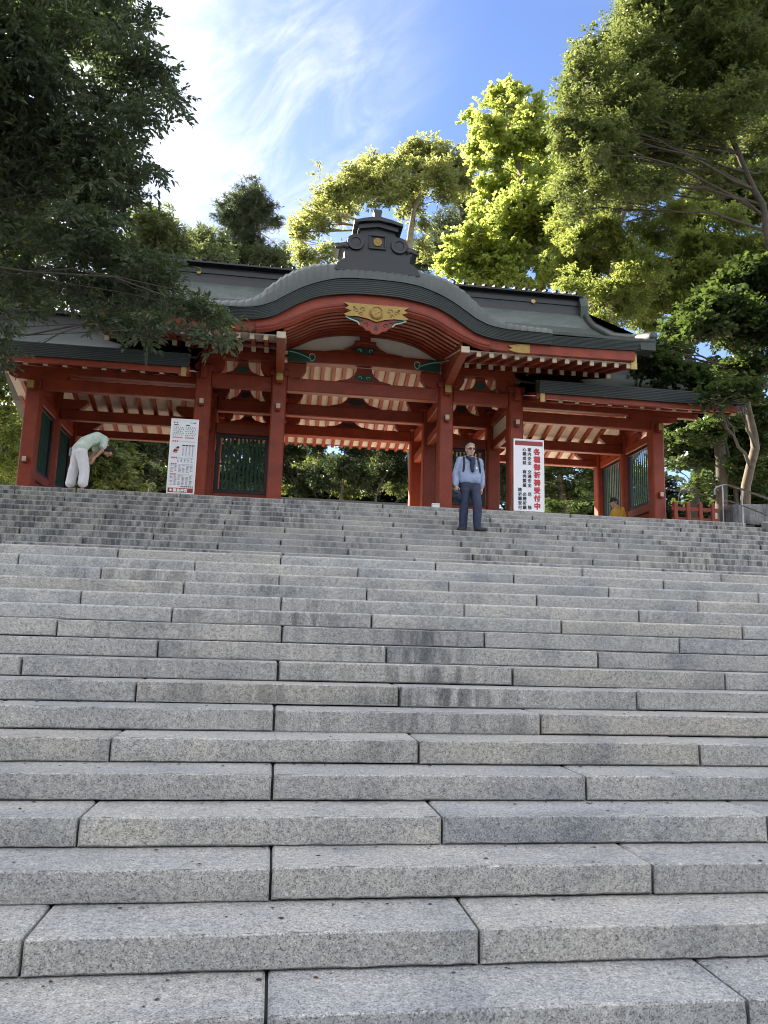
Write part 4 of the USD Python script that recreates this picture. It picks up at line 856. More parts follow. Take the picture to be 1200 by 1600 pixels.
tree('broadleaf_tree', 'large dark broadleaf tree filling the upper left corner, lower branches hanging over the roof', 'tree', b, [b + [0.2, 0.1, 2.6], b + [0.9, 0.4, 5.2], b + [1.4, 0.6, 8.0], b + [1.8, 0.3, 11.0]], T1, 'near', 'leaf_near', 'bark_dark', r0=0.34, dens=1.25, seed=1, sub=3, hole=0.46, lk=0.22, every=5)

# behind the left gallery: one tree in gaps, four unseen added to shade steps
def blob(c, R, n, r, seed, flat=0.9):
    rng = np.random.default_rng(seed); d = rng.normal(0, 1, (n, 3)); d /= np.linalg.norm(d, axis=1, keepdims=True)
    p = A(c) + d * (R * rng.random((n, 1)) ** 0.4) * A([1, 1, flat]); return [(*q, r * rng.uniform(0.8, 1.25)) for q in p]
for i, (x, y, h, R) in enumerate(((-9.4, 30.0, 7.5, 2.6), (-11.8, 22.5, 18.0, 3.8), (-17.5, 25.5, 21.0, 4.8), (-18.5, 18.5, 16.0, 4.4), (-23.5, 22.0, 20.0, 4.6))):
    b = A([x, y, float(ground_z(A(x), A(y))) - 0.2])
    cl = blob((x, y, b[2] + h * 0.62), R, 30, 1.15, 40 + i, h * 0.40 / R)
    tree('forest_tree', ['broadleaf tree with sunlit lower leaves behind the left gallery roof', 'tall broadleaf tree at the left edge, mostly hidden by the dark near tree', 'tallest broadleaf tree behind the left gallery, hidden by the dark near tree', 'broadleaf tree beyond the left edge column of the gate', 'tall broadleaf tree outside the left edge of the view, behind the near dark tree'][i], 'tree', b, [b + [0.2, 0, h * 0.5], b + [0, 0.2, h * 0.92]], cl, 'far', 'leaf_oak', r0=0.28, dens=1.9, seed=40 + i, sub=2, tscale=0.8, hole=0.28)
# left of the gate, low in the gap beside the column
for i, (pxx, Y, cl) in enumerate(((-8, 24, [(6, 640, 26), (18, 680, 24), (5, 720, 30), (25, 735, 14), (-25, 660, 45), (-20, 740, 40), (18, 620, 18)]), (24, 30, [(24, 650, 16), (14, 700, 22), (30, 745, 16), (2, 745, 22), (34, 700, 9)]))):
    b = foot(pxx, Y); C = px(Y, *cl, jit=1.0, seed=60 + i)
    tree('understory_tree', ['sunlit small tree in the gap left of the left gallery', 'thin dark trunked tree close beside the leftmost red column'][i], 'tree', b, [b + [0.0, 0, 3.0], b + [0.1, 0, 5.5]], C, 'broad', 'leaf_bright', r0=0.16, dens=0.9, seed=60 + i, sub=2, hole=0.42)

# conifers on the skyline left of the gable
C2 = px(60, (390, 289, 13), (378, 298, 12), (402, 300, 12), (392, 312, 20), (362, 318, 14), (415, 322, 14), (345, 322, 9), (380, 330, 22), (405, 338, 18), (358, 345, 17), (428, 350, 13), (380, 358, 24), (410, 365, 22), (350, 366, 14), (395, 385, 26), (360, 388, 22), (432, 382, 18), (440, 398, 14), (410, 405, 24), (375, 410, 24), jit=1.5, seed=4)
b = foot(392, 60); tree('conifer', 'tall dark conifer on the skyline left of the roof ornament', 'tree', b, [b + [0, 0, 14], at(390, 292, 60)], C2, 'needle', 'leaf_conifer', r0=0.45, dens=1.1, seed=70, sub=4, hole=0.47, tscale=0.72)
for i, (pxx, pts, lab) in enumerate(((240, [(228, 338, 15), (245, 345, 20), (262, 358, 20), (215, 365, 24), (245, 378, 28), (275, 385, 24), (230, 400, 30), (265, 408, 28), (200, 395, 26), (195, 420, 26), (290, 415, 20)], 'rounded conifer beside the near dark tree, highest of the low skyline group'),
                                   (312, [(305, 376, 14), (320, 372, 16), (335, 388, 18), (300, 395, 20), (322, 405, 24), (345, 408, 18), (292, 420, 18)], 'low rounded conifer left of the tall dark conifer'),
                                   (425, [(372, 402, 20), (395, 400, 18), (420, 402, 17), (440, 412, 13), (400, 415, 18), (360, 415, 18), (432, 420, 14)], 'low pale green tree before the foot of the tall conifer'))):
    C = px(52 + 4 * i, *pts, jit=1.5, seed=75 + i); b = foot(pxx, 52 + 4 * i)
    tree('cypress_tree', lab, 'tree', b, [b + [0, 0, 10], at(pxx, pts[0][1] + 10, 52 + 4 * i)], C, 'scale', 'leaf_cypress', r0=0.4, dens=1.2, seed=75 + i, sub=2, hole=0.36, tscale=1.25)
# golden-green camphor behind the roof ornament, its forked limbs showing
C3 = px(42, (468, 362, 15), (482, 345, 16), (462, 385, 16), (478, 402, 18), (500, 330, 17), (515, 312, 18), (498, 352, 13), (535, 295, 22), (556, 275, 20), (545, 318, 16), (582, 262, 20), (600, 283, 22), (572, 300, 20), (618, 258, 18), (640, 244, 18), (668, 236, 19), (696, 246, 20), (716, 262, 18), (712, 285, 18), (688, 275, 22), (655, 268, 20), (632, 290, 18), (655, 312, 20), (610, 306, 18), (640, 322, 16), (733, 296, 14), (700, 305, 14), (528, 340, 10), (610, 395, 12), (510, 395, 13), (540, 395, 10), (665, 395, 12), (660, 352, 9), jit=2.0, seed=5)
C3 = [(x, y, z, r * 1.15) for x, y, z, r in C3]
b = foot(640, 42); f0 = at(632, 470, 42)
tree('camphor_tree', 'golden green camphor tree with bare forked limbs behind the roof ornament', 'tree', b, [f0, at(640, 380, 42), at(655, 300, 42)], C3, 'camphor', 'leaf_camphor', 'bark_pale', r0=0.42, dens=1.5, seed=80, sub=5, hole=0.36, squash=0.9, tscale=0.85)
C4 = px(54, (705, 300, 16), (722, 312, 20), (742, 322, 18), (700, 335, 20), (728, 345, 24), (755, 340, 14), (690, 360, 20), (718, 372, 26), (748, 370, 20), (690, 390, 22), (655, 385, 16), (665, 410, 20), (705, 405, 24), (740, 300, 13), (640, 405, 14), (758, 395, 16), jit=2, seed=6)
b = foot(715, 54); tree('conifer', 'dark conifer between the camphor and the bright yellow green tree', 'tree', b, [b + [0, 0, 14], at(720, 310, 54)], C4, 'needle', 'leaf_conifer', r0=0.45, dens=1.2, seed=82, sub=3, hole=0.36)
# bright yellow-green tree right of the gable
C5 = px(31, (762, 165, 14), (775, 150, 10), (800, 150, 15), (812, 140, 7), (820, 178, 18), (792, 185, 18), (765, 200, 17), (745, 190, 8), (750, 232, 14), (742, 255, 9), (785, 225, 18), (815, 215, 20), (838, 195, 12), (848, 228, 18), (772, 258, 10), (858, 200, 12), (812, 255, 14), (765, 312, 15), (785, 292, 18), (825, 285, 24), (855, 275, 22), (745, 365, 18), (772, 345, 24), (805, 325, 28), (845, 320, 30), (720, 395, 16), (750, 392, 26), (790, 378, 32), (840, 370, 34), (735, 428, 20), (770, 425, 28), (815, 420, 34), (860, 420, 32), (880, 300, 24), (705, 422, 12), (888, 350, 26), (700, 375, 8), jit=1.6, seed=7)
C5 = [(x, y, z, r * 1.22) for x, y, z, r in C5] + px(32, (905, 330, 22), (880, 380, 24), (890, 420, 22), (700, 400, 10), (722, 372, 14), (748, 330, 14), (870, 240, 14), (862, 265, 18), (760, 285, 12), (730, 180, 6), (840, 170, 9), (790, 130, 7), jit=1.6, seed=36)
b = foot(850, 31); tree('ginkgo_tree', 'bright yellow green tree glowing in the sun right of the curved gable', 'tree', b, [b + [0, 0, 6], at(835, 380, 31), at(818, 280, 31), at(792, 190, 31)], C5, 'fan', 'leaf_ginkgo', 'bark', r0=0.30, dens=1.25, seed=84, sub=4, hole=0.38)
# tall trees on the right
C6 = px(20, (1010, 8, 38), (985, 30, 26), (1040, 45, 52), (960, 80, 24), (925, 82, 30), (905, 105, 22), (945, 120, 34), (990, 85, 40), (895, 160, 22), (915, 170, 34), (880, 195, 18), (905, 205, 30), (945, 215, 38), (990, 150, 46), (1045, 120, 48), (1100, 60, 56), (1150, 90, 52), (1190, 40, 50), (1000, 225, 34), (1050, 190, 42), (1100, 140, 46), (1150, 160, 44), (1195, 140, 40), (970, 255, 20), (925, 240, 20), (1100, -20, 70), (1190, -40, 60), (1015, -30, 40), (1195, 215, 24), (1110, 205, 22), jit=1.5, seed=8)
C6b = px(25, (868, 300, 14), (905, 300, 24), (930, 285, 22), (885, 340, 22), (912, 360, 34), (950, 330, 26), (892, 400, 28), (930, 410, 40), (900, 445, 30), (968, 380, 30), (990, 335, 26), (1020, 300, 20), (1005, 420, 34), (955, 455, 34), (912, 480, 24), (1030, 365, 30), (1060, 330, 22), (985, 480, 32), (935, 505, 20), jit=1.8, seed=9)
fr = np.random.default_rng(33)
def fill(n, x0, x1, y0, y1, r0_, r1_): return [(fr.uniform(x0, x1), fr.uniform(y0, y1), fr.uniform(r0_, r1_)) for _ in range(n)]
C6 += px(21, *fill(26, 875, 1010, 120, 330, 18, 30), jit=1.5, seed=38) + px(21, *fill(16, 1000, 1200, 190, 290, 18, 28), jit=1.5, seed=39)
C6b += px(26, *fill(16, 870, 1000, 255, 400, 16, 30), jit=2, seed=31) + px(26, *fill(12, 900, 1010, 400, 500, 18, 30), jit=2, seed=32)
b = A([14.3, 20.5, 4.4]); tree('evergreen_oak', 'tall dark olive tree reaching over the upper right corner, long bare limbs beneath', 'tree', b, [b + [0.1, 0, 5.0], at(1215, 430, 20.5), at(1192, 320, 20.3), at(1130, 180, 20), at(1085, 40, 20)], C6, 'small', 'leaf_oak', 'bark_dark', r0=0.20, dens=1.35, seed=86, sub=5, hole=0.38, every=2, lk=0.6)
b = foot(958, 25); tree('broadleaf_tree', 'spangled olive green tree behind the right end of the main roof, pale trunk', 'tree', b, [b + [0.1, 0, 5], at(950, 480, 25), at(965, 360, 25), at(985, 300, 25)], C6b, 'small', 'leaf_bright', 'bark_pale', r0=0.26, dens=2.0, seed=88, sub=4, hole=0.40)
C6c = px(28, (1045, 400, 30), (1085, 380, 30), (1060, 440, 34), (1100, 430, 32), (1085, 330, 24), (1130, 350, 30), (1140, 400, 30), (1180, 330, 30), (1185, 390, 34), (1120, 300, 22), (1160, 290, 24), (1195, 280, 26), (1150, 440, 26), (1040, 470, 26), (1010, 500, 24), (1190, 450, 24), jit=1.8, seed=10)
C6c += px(30, *fill(22, 1000, 1210, 200, 350, 20, 34), jit=2, seed=34) + px(29, *fill(20, 1010, 1210, 350, 540, 20, 34), jit=2, seed=35)
b = foot(1085, 28); tree('broadleaf_tree', 'olive tree with leaning dark trunk above the right gallery, sky showing through', 'tree', b, [b + [0, 0, 4], at(1075, 560, 28), at(1035, 440, 28), at(1000, 360, 28), at(1010, 290, 28)], C6c, 'broad', 'leaf_bright', 'bark_dark', r0=0.26, dens=1.7, seed=90, sub=4, hole=0.40)
C7 = px(15.6, (1185, 430, 34), (1150, 452, 34), (1195, 470, 34), (1110, 478, 30), (1150, 490, 34), (1075, 503, 24), (1100, 512, 24), (1190, 515, 36), (1160, 530, 24), (1055, 520, 14), (1190, 570, 30), (1165, 590, 18), (1130, 575, 12), (1045, 540, 12), jit=0.8, seed=11)
C7 += px(14.4, (1040, 570, 15), (1012, 580, 13), (1002, 556, 11), (1065, 578, 15), (1088, 590, 13), (1100, 600, 10), (1020, 545, 14), (1052, 592, 11), (1118, 596, 12), jit=0.25, seed=12) + px(12.6, (1128, 615, 10), (1148, 606, 10), (1165, 622, 10), (1110, 628, 6), (1180, 600, 12), jit=0.2, seed=14)
b = A([13.0, 16.8, 4.3]); tree('maple_tree', 'dark green maple in flat layers over the right gallery roof, mottled sunlit trunk', 'tree', b, [at(1180, 700, 16.8), at(1166, 620, 16.8), at(1160, 560, 16.4), at(1170, 470, 16)], C7, 'maple', 'leaf_maple', 'bark', r0=0.15, dens=2.2, seed=92, sub=4, hole=0.36, squash=0.40, lbark='bark_dark', lk=0.7)
C8 = px(21, (1050, 655, 22), (1085, 645, 18), (1060, 690, 20), (1095, 680, 26), (1130, 660, 26), (1170, 690, 28), (1195, 650, 24), (1045, 725, 14), (1080, 720, 24), (1120, 715, 28), (1160, 735, 28), (1190, 735, 28), (1050, 765, 18), (1090, 760, 24), (1130, 770, 18), (1185, 780, 20), (1165, 630, 16), (1060, 785, 10), jit=1.3, seed=13)
C8 += px(23, *fill(22, 1035, 1210, 620, 790, 16, 26), jit=2, seed=37) + px(24, *fill(26, 1030, 1215, 545, 700, 18, 28), jit=1.5, seed=41)
b = foot(1150, 21); tree('understory_tree', 'leafy green tree behind the red fence at the right', 'tree', b, [b + [0, 0, 2.5], b + [-0.3, 0, 5.0]], C8, 'maple', 'leaf_maple', 'bark_dark', r0=0.15, dens=2.0, seed=94, sub=3, hole=0.40, squash=0.5)
# what shows through the gate and the galleries: dark wood with lit edges
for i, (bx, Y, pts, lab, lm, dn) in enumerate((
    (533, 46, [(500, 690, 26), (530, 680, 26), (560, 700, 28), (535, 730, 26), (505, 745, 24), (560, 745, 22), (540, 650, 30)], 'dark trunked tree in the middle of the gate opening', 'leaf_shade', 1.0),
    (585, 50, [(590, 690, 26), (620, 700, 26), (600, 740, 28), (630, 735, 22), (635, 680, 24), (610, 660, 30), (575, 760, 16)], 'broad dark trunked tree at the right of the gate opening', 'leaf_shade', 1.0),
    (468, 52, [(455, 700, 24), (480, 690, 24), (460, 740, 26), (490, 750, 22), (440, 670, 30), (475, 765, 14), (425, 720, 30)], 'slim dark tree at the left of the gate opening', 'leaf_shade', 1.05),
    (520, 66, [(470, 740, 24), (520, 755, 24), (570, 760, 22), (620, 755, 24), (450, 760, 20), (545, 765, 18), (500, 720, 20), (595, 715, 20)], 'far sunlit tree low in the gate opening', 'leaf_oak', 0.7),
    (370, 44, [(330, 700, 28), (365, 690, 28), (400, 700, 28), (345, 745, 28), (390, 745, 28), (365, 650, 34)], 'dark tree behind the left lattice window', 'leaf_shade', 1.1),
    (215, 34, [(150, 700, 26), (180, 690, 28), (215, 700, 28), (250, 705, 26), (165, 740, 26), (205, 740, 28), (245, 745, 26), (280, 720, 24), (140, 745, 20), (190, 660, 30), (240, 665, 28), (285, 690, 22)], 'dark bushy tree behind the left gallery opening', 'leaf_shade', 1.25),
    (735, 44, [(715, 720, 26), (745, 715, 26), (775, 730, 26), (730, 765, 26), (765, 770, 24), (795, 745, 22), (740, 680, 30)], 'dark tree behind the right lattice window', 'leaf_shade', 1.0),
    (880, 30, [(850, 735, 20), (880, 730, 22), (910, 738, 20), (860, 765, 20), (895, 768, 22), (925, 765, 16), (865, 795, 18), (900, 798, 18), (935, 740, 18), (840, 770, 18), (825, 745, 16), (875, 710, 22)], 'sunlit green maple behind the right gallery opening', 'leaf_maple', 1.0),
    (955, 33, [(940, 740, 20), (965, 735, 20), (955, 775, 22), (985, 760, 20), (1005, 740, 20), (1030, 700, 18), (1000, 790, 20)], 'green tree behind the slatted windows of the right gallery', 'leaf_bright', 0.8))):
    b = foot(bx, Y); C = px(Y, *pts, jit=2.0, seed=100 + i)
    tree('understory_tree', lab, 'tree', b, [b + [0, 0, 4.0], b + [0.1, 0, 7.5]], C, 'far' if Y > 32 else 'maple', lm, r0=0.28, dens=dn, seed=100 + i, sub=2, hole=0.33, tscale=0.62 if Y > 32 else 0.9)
# a far hedge-dark wood closing the view low down, as one mass
wrng = np.random.default_rng(5)
C = [(x, 88 + wrng.uniform(-5, 5) + 0.02 * x, ground_z(A(x), A(88.0)) + wrng.uniform(0.5, 19), wrng.uniform(2.4, 4.2)) for x in np.linspace(-70, 75, 330)]
wd = thing('far_wood', (0, 88, 4), label='far dark wood beyond the courtyard, seen low through the gate', cat='wood', kind='stuff')
spec = dict(LEAVES['far']); v, f = twig(np.random.default_rng(9), 26, 1.5, 0.7, 0.35, flat=0.4, droop=0.2)
P = np.vstack([A(c[:3]) + (lambda d: d / np.linalg.norm(d, axis=1, keepdims=True))(wrng.normal(0, 1, (70, 3))) * c[3] * wrng.random((70, 1)) ** 0.4 for c in C])
pi = UsdGeom.PointInstancer.Define(stage, '/World/far_wood/crowns')
P = np.vstack([P])
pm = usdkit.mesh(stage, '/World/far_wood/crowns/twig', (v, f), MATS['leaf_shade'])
pi.CreatePrototypesRel().SetTargets([pm.GetPath()]); pi.CreateProtoIndicesAttr(Vt.IntArray([0] * len(P))); pi.CreatePositionsAttr(Vt.Vec3fArray.FromNumpy((P - A([0, 88, 4])).astype(np.float32)))
pi.CreateOrientationsAttr(Vt.QuathArray([Gf.Quath(math.cos(a), 0, 0, math.sin(a)) for a in wrng.uniform(0, 3.14, len(P))]))
C = [(sd * wrng.uniform(13, 24) + 2, wrng.uniform(-44, -8), wrng.uniform(1, 10), wrng.uniform(1.8, 3.0)) for sd in (-1, 1) for _ in range(90)] + [(wrng.uniform(-24, 26), wrng.uniform(-48, -36), wrng.uniform(1, 14), wrng.uniform(2.0, 3.2)) for _ in range(130)]
thing('approach_wood', (0, -30, 0), label='wood lining the approach path below the steps', cat='wood', kind='stuff')  # wood added behind the viewpoint to block low sky light on the risers
P = np.vstack([A(c[:3]) + (lambda d: d / np.linalg.norm(d, axis=1, keepdims=True))(wrng.normal(0, 1, (40, 3))) * c[3] * wrng.random((40, 1)) ** 0.4 for c in C])
pi = UsdGeom.PointInstancer.Define(stage, '/World/approach_wood/crowns')
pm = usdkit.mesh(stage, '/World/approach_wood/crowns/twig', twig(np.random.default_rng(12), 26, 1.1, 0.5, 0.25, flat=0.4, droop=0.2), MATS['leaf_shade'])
pi.CreatePrototypesRel().SetTargets([pm.GetPath()]); pi.CreateProtoIndicesAttr(Vt.IntArray([0] * len(P))); pi.CreatePositionsAttr(Vt.Vec3fArray.FromNumpy((P - A([0, -30, 0])).astype(np.float32)))
pi.CreateOrientationsAttr(Vt.QuathArray([Gf.Quath(math.cos(a), 0, 0, math.sin(a)) for a in wrng.uniform(0, 3.14, len(P))]))

# ------------------------------------------------------------------ signs
def glyphs(text, height, bold=2.2, depth=0.003):
    """lettering in the x-z plane facing -y, lower left corner at the origin, each sign in a square of the given height"""
    from PIL import Image, ImageDraw, ImageFont
    from shapely import affinity, box as sbox, union_all
    font = ImageFont.truetype(glob.glob('/opt/blender-*/*/datafiles/fonts/Noto Sans CJK Regular.woff2')[0], 72)
    im = Image.new('L', (80, 100)); ImageDraw.Draw(im).text((4, 0), text, 255, font, stroke_width=int(round(bold)))
    on = np.pad(np.asarray(im) > 127, ((0, 0), (1, 1))).astype(np.int8)
    r, a = np.nonzero(np.diff(on, axis=1) == 1); b = np.nonzero(np.diff(on, axis=1) == -1)[1]
    r0, r1 = r.min(), r.max() + 1
    sh = union_all(sbox(a, -r - 1, b, -r)).buffer(0.7).buffer(-0.7).simplify(0.8)
    k = height / 76.0
    sh = affinity.affine_transform(sh, [k, 0, 0, k, -40 * k, (r0 + r1) / 2 * k])
    v, f = cat(*[trimesh.creation.extrude_polygon(g, depth, engine='earcut') for g in getattr(sh, 'geoms', [sh])])
    return np.stack([v[:, 0], -v[:, 2], v[:, 1]], 1), f
def sign_base(name, x0, x1, z0, z1, y, label):
    s = thing(name, ((x0 + x1) / 2, y, z0), label=label, cat='sign board')
    w, h = (x1 - x0) / 2, z1 - z0
    obj('board', box(-w + 0.012, w - 0.012, -0.010, 0.012, 0.012, h - 0.012, 0.002), 'sign_white', s)
    fr = obj('frame', cat(box(-w, w, -0.016, 0.016, 0, 0.024, 0.004), box(-w, w, -0.016, 0.016, h - 0.024, h, 0.004), box(-w, -w + 0.024, -0.0158, 0.0158, 0.023, h - 0.023, 0.004), box(w - 0.024, w, -0.0158, 0.0158, 0.023, h - 0.023, 0.004)), 'sign_frame', s)
    for q in (-1, 1):
        obj('prop_leg', bar((q * (w - 0.06), 0.02, h * 0.72), (q * (w - 0.06), 0.42, -(z0 - FLOOR) + 0.005), 0.025, 0.025, 0.003), 'steel', s)
        obj('foot', box(q * (w - 0.06) - 0.02, q * (w - 0.06) + 0.02, -0.015, 0.05, -(z0 - FLOOR) + 0.001, 0.001, 0.003), 'steel', s)
    P = lambda u, v: (-w + 2 * w * u, h * (1 - v))
    return s, w, h, P
def marks(rects, P, y=-0.0135, t=0.003):
    return cat(*[box(P(u0, v1)[0], P(u1, v0)[0], y, y + t, P(u0, v1)[1], P(u1, v0)[1], 0.0004) for u0, v0, u1, v1 in rects])
s, w, h, P = sign_base('prayer_sign', 4.97, 5.655, 4.285, 5.88, 12.76, 'white standing sign with large red and black Japanese lettering and dark red top band')
obj('top_band', marks([(0.045, 0.026, 0.955, 0.088)], P), 'ink_maroon', s)
def column_text(par, text, u, v0, pitch, hgt, mt, bold):
    ms = []
    for i, ch in enumerate(text):
        if ch == ' ': continue
        x, z = P(u, v0 + (i + 0.5) * pitch); ms.append(moved(glyphs(ch, hgt, bold), (x, -0.0105, z)))
    return obj('lettering', cat(*ms), mt, par)
column_text(s, '各種御祈祷受付中', 0.765, 0.115, 0.1075, 0.155, 'ink_red', 4)
for txt, u, v in (('家内安全', 0.52, 0.115), ('交通安全', 0.52, 0.425), ('厄', 0.52, 0.735), ('除', 0.52, 0.915), ('心願成就', 0.355, 0.115), ('商売繁盛', 0.355, 0.425), ('必勝祈願', 0.355, 0.735), ('諸祈願受付', 0.205, 0.675)):
    column_text(s, txt, u, v, 0.0615, 0.092, 'ink_black', 2)
s, w, h, P = sign_base('notice_board', -2.28, -1.727, 4.275, 5.84, 12.75, 'tall white standing notice board with small print, tables and a dark red foot band')
obj('foot_band', marks([(0.05, 0.925, 0.95, 0.985)], P), 'ink_maroon', s)
ms = []
for i, ch in enumerate('霧島神宮'):
    x, z = P(0.30 + 0.13 * i, 0.955); ms.append(moved(glyphs(ch, 0.075, 3), (x, -0.0138, z)))
obj('lettering', cat(*ms), 'white_line', s)
t = np.linspace(0, 2 * np.pi, 17)[:-1]; x, z = P(0.16, 0.955)
obj('emblem', poly(list(zip(x + (0.026 + 0.006 * np.cos(8 * t)) * np.cos(t), z + (0.026 + 0.006 * np.cos(8 * t)) * np.sin(t))), -0.0168, -0.0136), 'white_line', s)
r_ = np.random.default_rng(21)
blk, gry, red, pnk = [], [], [], []
red += [(0.10, 0.045, 0.15, 0.062), (0.20, 0.045, 0.25, 0.062)]; gry += [(0.68, 0.045, 0.78, 0.052), (0.80, 0.042, 0.90, 0.058)]
blk += [(0.12, 0.078, 0.27, 0.090), (0.54, 0.078, 0.68, 0.090)]
for i in range(5):
    for j in range(5):
        for u0 in (0.10, 0.54):
            u = u0 + j * 0.077 + (0.03 if i % 2 else 0); v = 0.108 + i * 0.026 + r_.uniform(0, 0.004)
            (blk if r_.random() < 0.6 else red if r_.random() < 0.5 else gry).append((u, v, u + r_.uniform(0.02, 0.045), v + 0.011))
pnk += [(0.10, 0.245, 0.44, 0.258), (0.54, 0.245, 0.86, 0.262)]
for v, c in ((0.295, 0), (0.515, 0), (0.600, 0), (0.735, 0)):
    red += [(0.10 + 0.075 * k, v, 0.15 + 0.075 * k, v + 0.017) for k in range(3)]; gry.append((0.35, v + 0.010, 0.90, v + 0.0125))
blk += [(0.46 + 0.115 * k, 0.350, 0.555 + 0.115 * k, 0.364) for k in range(4)]
for k in range(4):
    for i in range(8): gry.append((0.48 + 0.115 * k, 0.378 + i * 0.016, 0.48 + 0.115 * k + r_.uniform(0.025, 0.05), 0.386 + i * 0.016))
for v0, n in ((0.625, 6), (0.760, 8)):
    for i in range(n):
        for k in range(6):
            if r_.random() < 0.85: (gry if r_.random() < 0.8 else pnk).append((0.10 + k * 0.138, v0 + i * 0.0165, 0.10 + k * 0.138 + r_.uniform(0.05, 0.11), v0 + i * 0.0165 + 0.0075))
for i in range(3):
    for k in range(5): gry.append((0.32 + k * 0.12, 0.538 + i * 0.017, 0.32 + k * 0.12 + r_.uniform(0.03, 0.07), 0.546 + i * 0.017))
blk += [(0.50 + 0.066 * k, 0.897, 0.545 + 0.066 * k, 0.911) for k in range(7)]
for name, lst, m in (('print_black', blk, 'ink_black'), ('print_grey', gry, 'ink_grey'), ('print_red', red, 'ink_red'), ('print_pink', pnk, 'ink_pink')):
    obj(name, marks(lst, P), m, s, kind='stuff')
pic = [((0.22, 0.43), 0.040, 'ink_black'), ((0.27, 0.405), 0.036, 'ink_pink'), ((0.31, 0.385), 0.026, 'ink_black'), ((0.18, 0.445), 0.022, 'ink_red'), ((0.25, 0.45), 0.026, 'ink_pink')]
for i, ((u, v), r, m) in enumerate(pic):
    x, z = P(u, v); obj('picture_patch', poly(list(zip(x + r * np.cos(t) * (1 + 0.3 * np.cos(3 * t + i)), z + r * 0.8 * np.sin(t))), -0.0138 - 0.0004 * i, -0.0106), m, s)

# ------------------------------------------------------------------ fence, curb, handrail, small things by the gate
fence = thing('red_fence', (9.45, 14.35, FLOOR), label='low vermilion post and rail fence running right from the right gallery', cat='fence')
for i in range(14):
    x = 0.08 + i * 0.325
    obj('post', box(x - 0.05, x + 0.05, -0.05, 0.05, 0, 0.80, 0.015), 'vermilion', fence)
for z in (0.38, 0.64):
    obj('rail', box(-0.02, 4.5, -0.025, 0.025, z - 0.05, z + 0.05, 0.01), 'vermilion_worn', fence)
curb = thing('stone_curb', (10.35, 12.6, FLOOR), label='weathered grey stone block and sloping curb at the right end of the steps', cat='curb')
m = trimesh.creation.box((1.0, 0.55, 0.48)); m = m.subdivide().subdivide().subdivide()
v = np.array(m.vertices); nn = v / A([0.5, 0.275, 0.24]); v *= (1 - 0.10 * np.clip(np.sort(np.abs(nn), 1)[:, 1:2] - 0.6, 0, 1) * 1.6)
v[:, 2] += np.where(v[:, 2] > 0, -0.10 * np.clip(-v[:, 0] - 0.05, 0, 1), 0); v += (meshkit.fbm(v * 5 + 3, 3, 4) - 0.5)[:, None] * 0.05
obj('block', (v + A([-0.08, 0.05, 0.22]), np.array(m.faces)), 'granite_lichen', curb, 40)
ys = np.linspace(-0.25, -5.5, 22)
cz = lambda y: np.interp(y, [-5.5, -1.2, -0.6, -0.25], [-1.95, -0.26, -0.03, 0.06])
cx = lambda y: np.interp(y, [-5.5, -2.0, -0.8, -0.25], [0.55, 0.50, 0.35, 0.10])
obj('sloping_curb', loft([[(cx(y) - 0.02, y, cz(y) - 0.5), (cx(y) - 0.02, y, cz(y) - 0.03), (cx(y) + 0.03, y, cz(y)), (cx(y) + 0.45, y, cz(y)), (cx(y) + 0.5, y, cz(y) - 0.03), (cx(y) + 0.5, y, cz(y) - 0.5)] for y in ys]), GRUP[1], curb, 30)
hr = thing('handrail', (9.72, 12.62, FLOOR), label='slim grey metal handrail beside the stone block at the top right of the steps', cat='handrail')
sl = 0.42
rail = [(-0.16, 0.05, 0.66), (-0.16, 0.05, 0.77), (-0.12, 0.04, 0.82), (-0.02, 0.02, 0.87), (0.06, -0.03, 0.885), (0.10, -0.12, 0.86)] + [(0.12, -0.12 - q, 0.86 - q * sl) for q in np.linspace(0.2, 6.4, 12)]
obj('top_rail', tube(rail, 0.022, 10), 'steel', hr, True)
obj('mid_rail', tube([(0.0, 0.0, 0.50), (0.05, -0.05, 0.51), (0.10, -0.12, 0.50)] + [(0.12, -0.12 - q, 0.50 - q * sl) for q in np.linspace(0.2, 6.4, 12)], 0.016, 8), 'steel', hr, True)
obj('post', tube([(0, 0, 0.0), (0, 0, 0.86)], 0.02, 10), 'steel', hr, True)
for q in (0.40, 2.2, 4.2, 6.2):
    j = math.ceil((12.5 - q - UP0) / URUN); z0 = up_z(max(j, -1)) - FLOOR - 0.15
    obj('post', tube([(0.12, -0.12 - q, z0 - 0.1), (0.12, -0.12 - q, 0.86 - q * sl)], 0.02, 10), 'steel', hr, True)
wb = thing('small_box', (3.46, 13.72, FLOOR), label='small white box on the floor beside the foot of the right centre column', cat='box')
obj('case', box(-0.085, 0.085, -0.06, 0.06, 0.0, 0.30, 0.008), 'sign_frame', wb); obj('lid', box(-0.09, 0.09, -0.065, 0.065, 0.301, 0.33, 0.008), 'sign_white', wb)
bw = thing('boarded_wall', (2.6, 25, 4.2), label='low dark boarded wall with a coping, far behind the centre opening of the gate', cat='wall')
for i in range(26):
    x = -5.2 + i * 0.4; obj('board', box(x, x + 0.392, -0.02, 0.02, 0, 2.0, 0.004), 'dark_wood', bw)
obj('coping', loft([[(x, -0.30, 2.06), (x, -0.30, 2.13), (x, 0.0, 2.42), (x, 0.30, 2.13), (x, 0.30, 2.06)] for x in (-5.3, 5.3)]), 'dark_wood', bw)
for i in range(6): obj('post', box(-5.2 + i * 2.05 - 0.08, -5.2 + i * 2.05 + 0.08, -0.10, -0.021, 0, 2.06, 0.01), 'dark_wood', bw)

